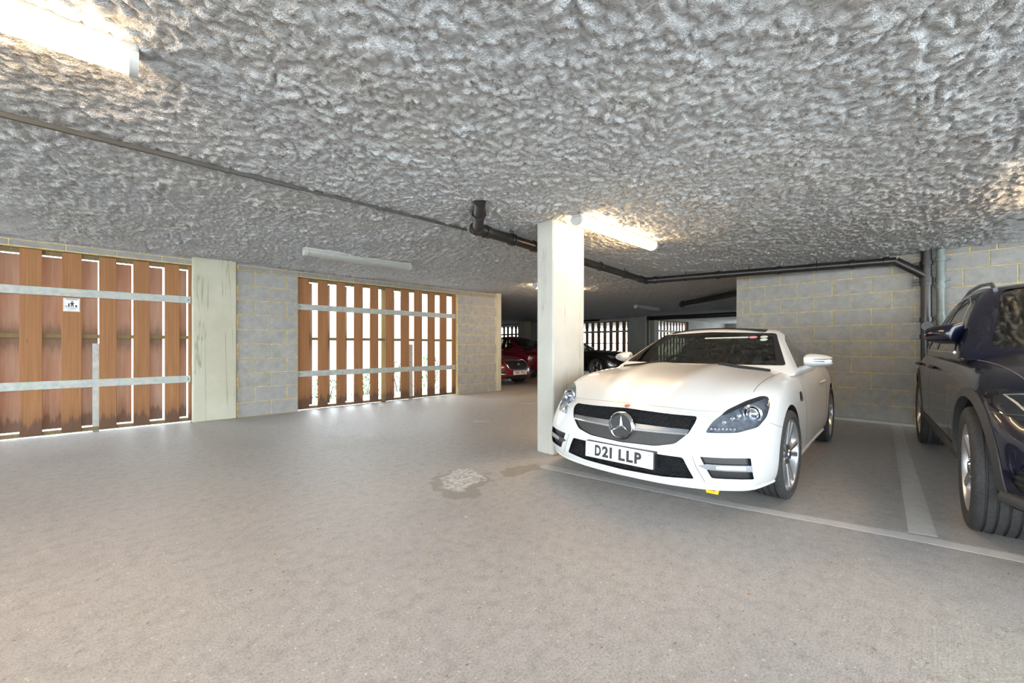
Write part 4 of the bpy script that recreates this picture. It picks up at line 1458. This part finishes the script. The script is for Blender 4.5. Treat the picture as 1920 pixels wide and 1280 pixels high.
# ---------------- dark blue SUV
def blue_suv():
    t = thing('suv', 'dark navy blue SUV with black wheel-arch trim parked in front of the block wall', 'car', (2.954, -1.139, 0), math.radians(5.0))
    P = dict(
        L=4.66, hood_end=1.4, crease=0.0, crease_v=0.4, fr_len=0.9, rr_len=0.8, crown=2.8,
        xs=[0, 0.05, 0.16, 0.34, 0.56, 0.80, 1.05, 1.3, 1.6, 2.0, 2.5, 3.0, 3.4, 3.75, 4.1, 4.4, 4.58, 4.66],
        ws=[0, .06, .22, .45, .66, .82, .93, 1.0],
        vs=[0, .2, .36, .52, .70, .84, .94, 1.0],
        W=[(0, .82), (.16, .86), (.4, .90), (.87, .945), (1.5, .93), (3, .935), (3.74, .945), (4.3, .90), (4.66, .82)],
        Zc=[(0, .84), (.1, .88), (.3, .95), (.6, 1.0), (1.0, 1.05), (1.3, 1.085), (1.6, 1.10), (3, 1.12), (4.66, 1.05)],
        Ze=[(0, .78), (.16, .82), (.4, .89), (.8, .955), (1.3, 1.0), (2, 1.02), (3.5, 1.05), (4.66, .98)],
        Zb=[(0, .26), (.3, .24), (.8, .26), (3.8, .27), (4.66, .40)],
        ins=[(0, .06), (.1, .015), (.3, 0.004), (.6, 0), (.8, .02), (.93, .06), (1.0, .13)],
        plan_f=[(0, 0), (.3, .01), (.55, .045), (.75, .11), (.88, .19), (1.0, .32)],
        plan_r=[(0, 0), (.5, .03), (.8, .12), (1, .25)],
        prof_f=[(0, .10), (.08, .05), (.25, .0), (.5, .0), (.75, .02), (.93, .06), (1.0, .11)],
        prof_r=[(0, .10), (.3, .02), (.6, 0), (.9, .05), (1, .10)],
        ax_f=.87, ax_r=3.743, R=.365, arch=.415, W_in=.62, arch_up=.02,
        tub=((1.65, -.70, .55), (4.0, .70, 1.4)),
        cabin=dict(z0=.98, top=1.650, crown=.04, drop_f=.05, drop_r=.12, taper=.08,
                   xf=[(0, 1.20), (.2, 1.36), (1, 2.12)], xr=[(0, 4.62), (.3, 4.50), (.8, 4.22), (1, 4.0)],
                   hw=[(0, .90), (.2, .865), (.6, .775), (.9, .68), (1, .62)], bow=[(0, .22), (1, .10)]),
    )
    body, cab = car_shell(t, P, 'suv', 'navy_paint')
    sk = Skin(body); sc_ = Skin(cab)
    hl = lambda sg_: rounded([(sg_ * .50, .735), (sg_ * .55, .815), (sg_ * .70, .858), (sg_ * .825, .868), (sg_ * .875, .848), (sg_ * .885, .79), (sg_ * .84, .735), (sg_ * .72, .700), (sg_ * .58, .690)], .03, 3)
    up = rounded([(-.46, .80), (.46, .80), (.52, .66), (.42, .54), (-.42, .54), (-.52, .66)], .03, 3)
    side_in = lambda sg_: rounded([(sg_ * .56, .55), (sg_ * .80, .53), (sg_ * .84, .43), (sg_ * .80, .36), (sg_ * .50, .34)], .03, 3)
    cs = [sk.cutter('x', up, .06, .2)]
    for sg_ in (-1, 1):
        cs.append(sk.cutter('x', hl(sg_), .09, .2, mat='lamp_dark'))
        cs.append(sk.cutter('x', side_in(sg_), .04, .2, mat='trim_black'))
    arch_cut(body, P)
    cut(body, cs)
    ws_ = rounded([(-.73, 1.085), (.73, 1.085), (.57, 1.545), (0, 1.575), (-.57, 1.545)], .05, 3)
    fw_ = rounded([(1.72, 1.065), (1.84, 1.14), (2.28, 1.44), (2.60, 1.515), (2.78, 1.52), (2.74, 1.065)], .03, 3)
    rw_ = rounded([(2.86, 1.065), (2.90, 1.52), (3.4, 1.50), (3.62, 1.42), (3.74, 1.065)], .03, 3)
    qw_ = rounded([(3.84, 1.09), (3.74, 1.41), (4.0, 1.36), (4.22, 1.16)], .03, 3)
    hollow(cab, body, P)
    cs = [sc_.cutter('x', ws_, .16, .3, .06)]
    for ax in ('y', 'Y'):
        cs += [sc_.cutter(ax, fw_, .16, .3, .06), sc_.cutter(ax, rw_, .16, .3, .06), sc_.cutter(ax, qw_, .16, .3, .06)]
    cut(cab, cs)
    smooth(body, 32); smooth(cab, 32)
    wsg = sc_.patch('x', ws_, -.004, .04, .005).build('windscreen', 'car_glass', t, 40)
    for ax in ('y', 'Y'):
        for q in (fw_, rw_, qw_):
            sc_.patch(ax, q, -.004, .04, .005).build('side_window', 'car_glass', t, 40)
        # chrome lower window line and dark frames
        sc_.line(ax, [(1.70, 1.05), (2.75, 1.052), (3.75, 1.055), (4.2, 1.13)], .008, name='window_trim', mat='chrome', parent=t)
        sc_.line(ax, [(1.70, 1.06), (1.84, 1.15), (2.28, 1.455), (2.60, 1.53), (2.9, 1.535)], .006, name='window_trim', mat='chrome', parent=t)
        sg_ = -1 if ax == 'y' else 1
        # roof rail
        rp = [sc_.hit('z', x, sg_ * .60) for x in (2.3, 2.7, 3.2, 3.7)]
        MB().tube([rp[0] + Vector((-.12, 0, -.02))] + [p + Vector((0, 0, .035)) for p in rp] + [rp[-1] + Vector((.12, 0, -.02))], .014, 8).build('roof_rail', 'satin_silver', t, 60)
    d = cage([0, .3, .7, 1], [0, .05, .5, .95, 1], [0, .5, .85, 1], lambda u, v, w: (1.62 + .42 * u, -.66 + 1.32 * v, .70 + (.38 - .06 * u) * w)).build('dashboard', 'seat_leather', t, 60)
    for y in (-.36, .36):
        seat(t, 2.55, y, .62); seat(t, 3.40, y, .64, name='rear_seat')
    sw_ = MB().tube([(2.10 - .06 * math.sin(a), -.36 + .18 * math.cos(a), 1.02 + .17 * math.sin(a)) for a in [2 * math.pi * k / 28 for k in range(28)]], .014, 8, closed=True).tube([(2.1, -.53, 1.02), (2.1, -.19, 1.02)], .016, 8).build('steering_wheel', 'trim_black', t, 60)
    gb = sk.patch('x', up, -.05, .05).build('grille', 'void_black', t, 40)
    for z in (.62, .72):
        sk.patch('x', rounded([(-.50, z + .018), (.50, z + .018), (.50, z - .018), (-.50, z - .018)], .006), -.01, .05, .02).build('grille_bar', 'satin_silver', gb, 30)
    c0 = sk.hit('x', 0, .67)
    star_emblem(t, (c0.x - .004, 0, .67), .11)
    for sg_ in (-1, 1):
        ax = 'y' if sg_ < 0 else 'Y'
        H_ = sk.patch('x', hl(sg_), .001, .025, .003).build('headlight', 'lens_glass', t, 40)
        sk.patch('x', hl(sg_), -.07, .03).build('bowl', 'lamp_dark', H_, 40)
        pc = sk.hit('x', sg_ * .72, .785, -.05)
        MB().lathe([(.050, -.012), (.054, -.018), (.044, -.020), (.038, -.004), (.038, .02), (.05, .02)], 32, 'x', close=True, mat=Matrix.Translation(pc)).build('projector_ring', 'chrome', H_, 40)
        MB().lathe([(0.0, -.024), (.016, -.022), (.030, -.014), (.037, 0), (.037, .01), (0, .012)], 28, 'x', mat=Matrix.Translation(pc)).build('projector_lens', 'mirror_glass', H_, 50)
        pts = [sk.hit('x', sg_ * y, z, -.022) for y, z in ((.56, .80), (.66, .836), (.76, .845), (.82, .835), (.79, .80), (.77, .765), (.74, .735), (.66, .715), (.58, .712))]
        MB().tube(pts, .007, 8).build('light_guide', 'chrome', H_, 60)
        si = sk.patch('x', side_in(sg_), -.034, .04).build('side_intake', 'cladding', t, 40)
        mesh_grille(sk, side_in(sg_), .020, .05, .004, si, 'intake_mesh')
        # black lower cladding: arch rings, sill, bumper lip
        for ax_ in (P['ax_f'], P['ax_r']):
            ring_o, ring_i = [], []
            for k in range(25):
                a = math.radians(-12 + 204 * k / 24)
                ring_i.append((ax_ + .408 * math.cos(a), P['R'] + .02 + .408 * math.sin(a)))
                ring_o.append((ax_ + .462 * math.cos(a), P['R'] + .02 + .462 * math.sin(a)))
            poly = ring_o + ring_i[::-1]
            mb = MB()
            top = [sk.hit(ax, u, v, .006) for u, v in ring_o]; bot = [sk.hit(ax, u, v, .006) for u, v in ring_i]
            for k in range(25):
                if bot[k] is None or abs(bot[k].y) < .6: bot[k] = None
            V = []; Fc = []
            for k in range(25):
                if top[k] is None: top[k] = top[k - 1] if k else None
                b_ = bot[k] if bot[k] is not None else None
                if top[k] is None: continue
                if b_ is None: b_ = Vector((ring_i[k][0], top[k].y, ring_i[k][1]))
                V.append((top[k], b_))
            o_ = MB()
            vs_ = []
            for a_, b_ in V:
                n_ = Vector((0, -sg_ * .045, 0))
                vs_ += [a_ + Vector((0, -sg_ * .012, 0)), a_, b_, b_ + n_]
            fs_ = []
            for k in range(len(V) - 1):
                for q in range(3):
                    fs_.append((k * 4 + q, k * 4 + q + 1, k * 4 + q + 5, k * 4 + q + 4))
            o_.add(vs_, fs_).build('arch_trim', 'cladding', t, 40)
        sk.patch(ax, rounded([(1.22, .285), (1.30, .41), (3.32, .41), (3.40, .285)], .02), .008, .05, .02).build('sill_cladding', 'cladding', t, 40)
        sk.line('x', [(0, .30), (sg_ * .4, .305), (sg_ * .7, .31), (sg_ * .84, .32)], .035, .0, n=8, name='bumper_lip', mat='cladding', parent=t)
        sk.patch('x', rounded([(sg_ * .0, .36), (sg_ * .50, .36), (sg_ * .84, .355), (sg_ * .86, .285), (0, .275)], .01), .006, .05).build('bumper_cladding', 'cladding', t, 40)
        for pts in ([(1.66, 1.0), (1.60, .80), (1.56, .55), (1.66, .36)], [(2.80, 1.03), (2.78, .6), (2.74, .36)], [(3.80, 1.02), (3.62, .82), (3.38, .66), (3.30, .40)]):
            sk.line(ax, pts, name='door_gap', parent=t)
        sk.line(ax, [(.56, .74), (.46, .745), (.40, .75)], name='bumper_gap_fold', parent=t)
        sk.line('z', [(1.42, sg_ * .80), (1.1, sg_ * .785), (.8, sg_ * .76), (.55, sg_ * .73), (.42, sg_ * .70)], .003, name='bonnet_gap', parent=t)
        for xh in (2.60, 3.58):
            h0 = sk.hit(ax, xh, .90)
            MB().tube([(xh - .12, h0.y + sg_ * .012, .90), (xh - .07, h0.y + sg_ * .035, .905), (xh + .07, h0.y + sg_ * .035, .908), (xh + .12, h0.y + sg_ * .010, .908)], [.011, .015, .015, .011], 10).build('door_handle', 'navy_paint', t, 60)
        mirror_housing(t, (1.74, sg_ * .875, 1.19), sg_, 'navy_paint', 1.0, False, 'trim_black', math.radians(52)).scale.z = 1.05
    for ax_, steer in ((P['ax_f'], math.radians(-2)), (P['ax_r'], 0)):
        for sg_ in (-1, 1):
            wheel(t, (ax_, sg_ * .815, P['R']), P['R'], .235, .262, 'five', sg_, steer)
    number_plate(t, 'LB17', (sk.hit('x', 0, .45).x - .01, 0, .45)) if False else None
    return t
blue_suv()

# ---------------- cars further back
def plain_car(name, label, loc, rz, paint, P, front=None, rear=False):
    t = thing(name, label, 'car', loc, rz)
    body, cab = car_shell(t, P, name, paint)
    sk = Skin(body); sc_ = Skin(cab)
    arch_cut(body, P)
    hollow(cab, body, P)
    G = P['win']
    cs = [sc_.cutter('x', G['ws'], .16, .3, .08)]
    for ax in ('y', 'Y'):
        for q in G['side']:
            cs.append(sc_.cutter(ax, q, .16, .3, .08))
    cs.append(sc_.cutter('X', G['rw'], .16, .3, .08))
    cut(cab, cs)
    smooth(body, 32); smooth(cab, 32)
    sc_.patch('x', G['ws'], -.004, .06, .005).build('windscreen', 'car_glass', t, 40)
    sc_.patch('X', G['rw'], -.004, .06, .005).build('rear_window', 'dark_glass', t, 40)
    for ax in ('y', 'Y'):
        for q in G['side']:
            sc_.patch(ax, q, -.004, .06, .005).build('side_window', 'car_glass', t, 40)
    for y in (-.34, .34):
        seat(t, P['seat'][0], y, P['seat'][1]); seat(t, P['seat'][0] + .85, y, P['seat'][1] + .02, name='rear_seat')
    cage([0, .3, .7, 1], [0, .05, .5, .95, 1], [0, .5, .85, 1], lambda u, v, w: (P['tub'][0][0] + .02 + .4 * u, -.62 + 1.24 * v, P['seat'][1] + .08 + .34 * w)).build('dashboard', 'seat_leather', t, 60)
    for ax_ in (P['ax_f'], P['ax_r']):
        for sg_ in (-1, 1):
            wheel(t, (ax_, sg_ * (P['W'][3][1] - .125), P['R']), P['R'], .225, P['R'] - .10, 'five', sg_)
    for sg_ in (-1, 1):
        ax = 'y' if sg_ < 0 else 'Y'
        sk.line(ax, P['door1'], .004, name='door_gap', parent=t); sk.line(ax, P['door2'], .004, name='door_gap', parent=t)
        mirror_housing(t, (P['mir'][0], sg_ * P['mir'][1], P['mir'][2]), sg_, paint, 1.0, False)
        hp = P['hl']
        poly = rounded([(sg_ * a, b) for a, b in hp], .02)
        H_ = sk.patch('x', poly, .004, .03, .01).build('headlight', 'lens_glass', t, 40)
        sk.patch('x', poly, .001, .03).build('lamp_bowl', 'lamp_bowl', H_, 40)
        tl = rounded([(sg_ * a, b) for a, b in P['tl']], .02)
        sk.patch('X', tl, .004, .03, .01).build('tail_light', 'tail_red', t, 40)
    if front:
        front(t, sk)
    return t

def base_params(L, H, W, belt, hood, R, ax_f, ax_r, dx=0.0):
    return dict(
        L=L, hood_end=1.4, fr_len=0.9, rr_len=0.8, crown=2.6,
        xs=[0, .05, .16, .34, .6, .9, 1.2, 1.5, 2.0, 2.6, 3.1, 3.5, L - .5, L - .2, L - .06, L],
        ws=[0, .06, .22, .45, .66, .82, .93, 1.0],
        W=[(0, W - .12), (.16, W - .08), (.4, W - .04), (.9, W), (1.5, W - .01), (L - .9, W), (L - .3, W - .05), (L, W - .12)],
        Zc=[(0, hood - .20), (.1, hood - .16), (.4, hood - .08), (.9, hood - .02), (1.4 + dx, hood + .03), (1.8 + dx, belt + .01), (L - .8, belt + .04), (L, belt)],
        Ze=[(0, hood - .26), (.16, hood - .21), (.5, hood - .12), (1.0, hood - .06), (1.5, belt - .06), (L - .8, belt - .02), (L, belt - .06)],
        Zb=[(0, .19), (.6, .19), (L - .8, .20), (L, .30)],
        ins=[(0, .06), (.1, .015), (.3, 0.0), (.6, .002), (.8, .02), (.93, .06), (1.0, .13)],
        plan_f=[(0, 0), (.3, .01), (.55, .045), (.75, .11), (.88, .19), (1.0, .32)],
        plan_r=[(0, 0), (.5, .03), (.8, .10), (1, .22)],
        prof_f=[(0, .08), (.08, .03), (.25, .0), (.5, .0), (.75, .03), (.93, .07), (1.0, .12)],
        prof_r=[(0, .10), (.3, .02), (.6, 0), (.9, .05), (1, .10)],
        ax_f=ax_f, ax_r=ax_r, R=R, arch=R + .04, W_in=W - .30, arch_up=.015,
        tub=((1.6 + dx, -.66, .45), (L - 1.0, .66, belt + .2)), seat=(2.4 + dx, .46),
        cabin=dict(z0=belt - .08, top=H, crown=.04, drop_f=.05, drop_r=.10, taper=.12,
                   xf=[(0, 1.25 + dx), (.2, 1.42 + dx), (1, 2.15 + dx)], xr=[(0, L - .35), (.3, L - .55), (.8, L - .95), (1, L - 1.25)],
                   hw=[(0, W - .06), (.2, W - .09), (.6, W - .20), (.9, W - .29), (1, W - .34)], bow=[(0, .2), (1, .1)]),
        win=dict(ws=rounded([(-W + .19, belt + .02), (W - .19, belt + .02), (W - .34, H - .09), (-W + .34, H - .09)], .04, 3),
                 rw=rounded([(-W + .28, belt + .10), (W - .28, belt + .10), (W - .38, H - .12), (-W + .38, H - .12)], .04, 3),
                 side=[rounded([(1.80 + dx, belt + .02), (2.36 + dx, H - .11), (2.68 + dx, H - .085), (2.66 + dx, belt + .02)], .03, 3),
                       rounded([(2.76 + dx, belt + .02), (2.78 + dx, H - .085), (L - 1.35, H - .12), (L - .98, belt + .10), (L - 1.02, belt + .03)], .03, 3)]),
        door1=[(1.68 + dx, belt - .08), (1.60 + dx, .6), (1.7 + dx, .28), (2.70 + dx, .28)], door2=[(2.72 + dx, belt - .06), (2.70 + dx, .28)],
        mir=(1.86 + dx, W + .02, belt + .05),
        hl=[(W - .42, hood - .30), (W - .38, hood - .22), (W - .20, hood - .17), (W - .10, hood - .20), (W - .13, hood - .28)],
        tl=[(W - .42, belt - .20), (W - .40, belt - .10), (W - .14, belt - .08), (W - .13, belt - .20)],
    )

def jag_front(t, sk):
    g_ = rounded([(-.40, .70), (.40, .70), (.42, .62), (.34, .45), (-.34, .45), (-.42, .62)], .05, 4)
    gr = sk.patch('x', g_, .003, .03, .01).build('grille', 'trim_black', t, 40)
    P3 = [sk.hit('x', a, b, .010) for a, b in resample(g_, .04)]
    MB().tube([p for p in P3 if p is not None], .014, 6, closed=True).build('grille_frame', 'chrome', gr, 60)
    c = sk.hit('x', 0, .585, .012)
    MB().lathe([(0, -.010), (.035, -.006), (.045, 0), (.045, .01)], 16, 'x', mat=Matrix.Translation(c)).build('grille_badge', 'satin_silver', gr, 40)
    for sg_ in (-1, 1):
        li = sk.patch('x', rounded([(sg_ * .46, .42), (sg_ * .82, .46), (sg_ * .84, .32), (sg_ * .46, .30)], .03), .003, .03, .01).build('lower_intake', 'trim_black', t, 40)
        sk.line('x', [(sg_ * .46, .325), (sg_ * .65, .33), (sg_ * .82, .35)], .010, .008, name='intake_trim', mat='chrome', parent=t)
    sk.patch('x', rounded([(-.42, .27), (.42, .27), (.46, .21), (-.46, .21)], .02), .003, .03, .01).build('lower_intake', 'trim_black', t, 40)
    number_plate(t, 'YD16 BUJ', (sk.hit('x', 0, .36).x - .03, 0, .36))
pj_ = base_params(4.5, 1.40, .92, .90, .86, .33, .86, 3.65)
plain_car('saloon_car', 'dark red saloon with a chrome-framed grille showing its front and number plate', (8.17, 8.02, 0), math.radians(90), 'red_paint', pj_, jag_front)
ph_ = base_params(4.2, 1.45, .88, .98, .92, .33, .86, 3.42)
plain_car('hatchback_car', 'dark red hatchback showing its rear quarter behind the red saloon', (10.75, 13.4, 0), math.radians(-90), 'red_paint', ph_)
pb_ = base_params(4.5, 1.42, .88, .95, .95, .33, .95, 3.6, 0.45)
plain_car('black_car', 'black car with bright reflections on its bonnet behind the cream column', (13.05, 7.30, 0), math.radians(90), 'black_paint', pb_)

# ------------------------------------------------------------------ planting outside the long wall
def shrub(x, y, h, r, label, n=260, seed=1):
    t = thing('shrub', label, 'shrub', (x, y, -0.14), 0.0, 'shrubs outside the screen')
    rg = random.Random(seed)
    mb = MB()
    for k in range(n):
        a = rg.uniform(0, 2 * math.pi); q = rg.random() ** 0.5
        z = rg.uniform(0.05, h)
        rad = r * q * (1 - 0.5 * (z / h) ** 2)
        c = Vector((rad * math.cos(a), rad * math.sin(a), z))
        d = Vector((rg.uniform(-1, 1), rg.uniform(-1, 1), rg.uniform(-.2, 1))).normalized()
        s_ = d.cross(Vector((0, 0, 1)) if abs(d.z) < .9 else Vector((1, 0, 0))).normalized()
        L = rg.uniform(.05, .10); w = L * .28
        nn = d.cross(s_) * 0.012
        mb.add([c, c + d * L * .5 + s_ * w + nn, c + d * L, c + d * L * .5 - s_ * w + nn, c + d * L * .5], [(0, 1, 4), (1, 2, 4), (2, 3, 4), (3, 0, 4)])
    fo = mb.build('foliage', 'leaf_green', t, fix=False)
    fo['kind'] = 'stuff'
    for k in range(5):
        a = rg.uniform(0, 6.28)
        MB().tube([(0.03 * math.cos(a), 0.03 * math.sin(a), 0), (r * .3 * math.cos(a), r * .3 * math.sin(a), h * .5), (r * .5 * math.cos(a), r * .5 * math.sin(a), h * .85)], [.012, .009, .004], 6).build('stem', 'bark', t, 60)
    return t
for i, (x, y, h, r, lb) in enumerate(((3.3, 8.9, .55, .35, 'low green shrub outside the screen, next to the block wall end'), (4.2, 9.0, .62, .38, 'low green shrub outside behind the yellowish post of the screen'),
                                   (5.05, 9.0, .85, .40, 'green shrub seen through the gap beside the steel post'), (5.95, 9.0, .95, .42, 'tallest leafy green shrub seen low through the screen gaps'))):
    shrub(x, y, h, r, lb, 320, i + 3)


# ------------------------------------------------------------------ grit and leaf fragments blown in on the floor
rl = random.Random(11)
mb = MB()
for k in range(90):
    x = rl.uniform(0.2, 3.4); y = rl.uniform(-0.1, 5.0)
    if math.hypot(x, y) < 1.1 or (x > 2.3 and y < 3.2): continue
    a = rl.uniform(0, 6.28); L = rl.uniform(0.004, 0.013); w = L * rl.uniform(0.25, 0.5)
    d = Vector((math.cos(a), math.sin(a), 0)); n = Vector((-math.sin(a), math.cos(a), 0)); c = Vector((x, y, 0.0005))
    up = Vector((0, 0, rl.uniform(0.001, 0.004)))
    mb.add([c - d * L, c + n * w, c + d * L, c - n * w, c + up], [(0, 1, 4), (1, 2, 4), (2, 3, 4), (3, 0, 4), (3, 2, 1, 0)])
lit = mb.build('leaf_litter', 'leaf_litter')
tag(lit, 'tiny brown leaf fragments and grit scattered over the concrete floor', 'litter', None, 'stuff')
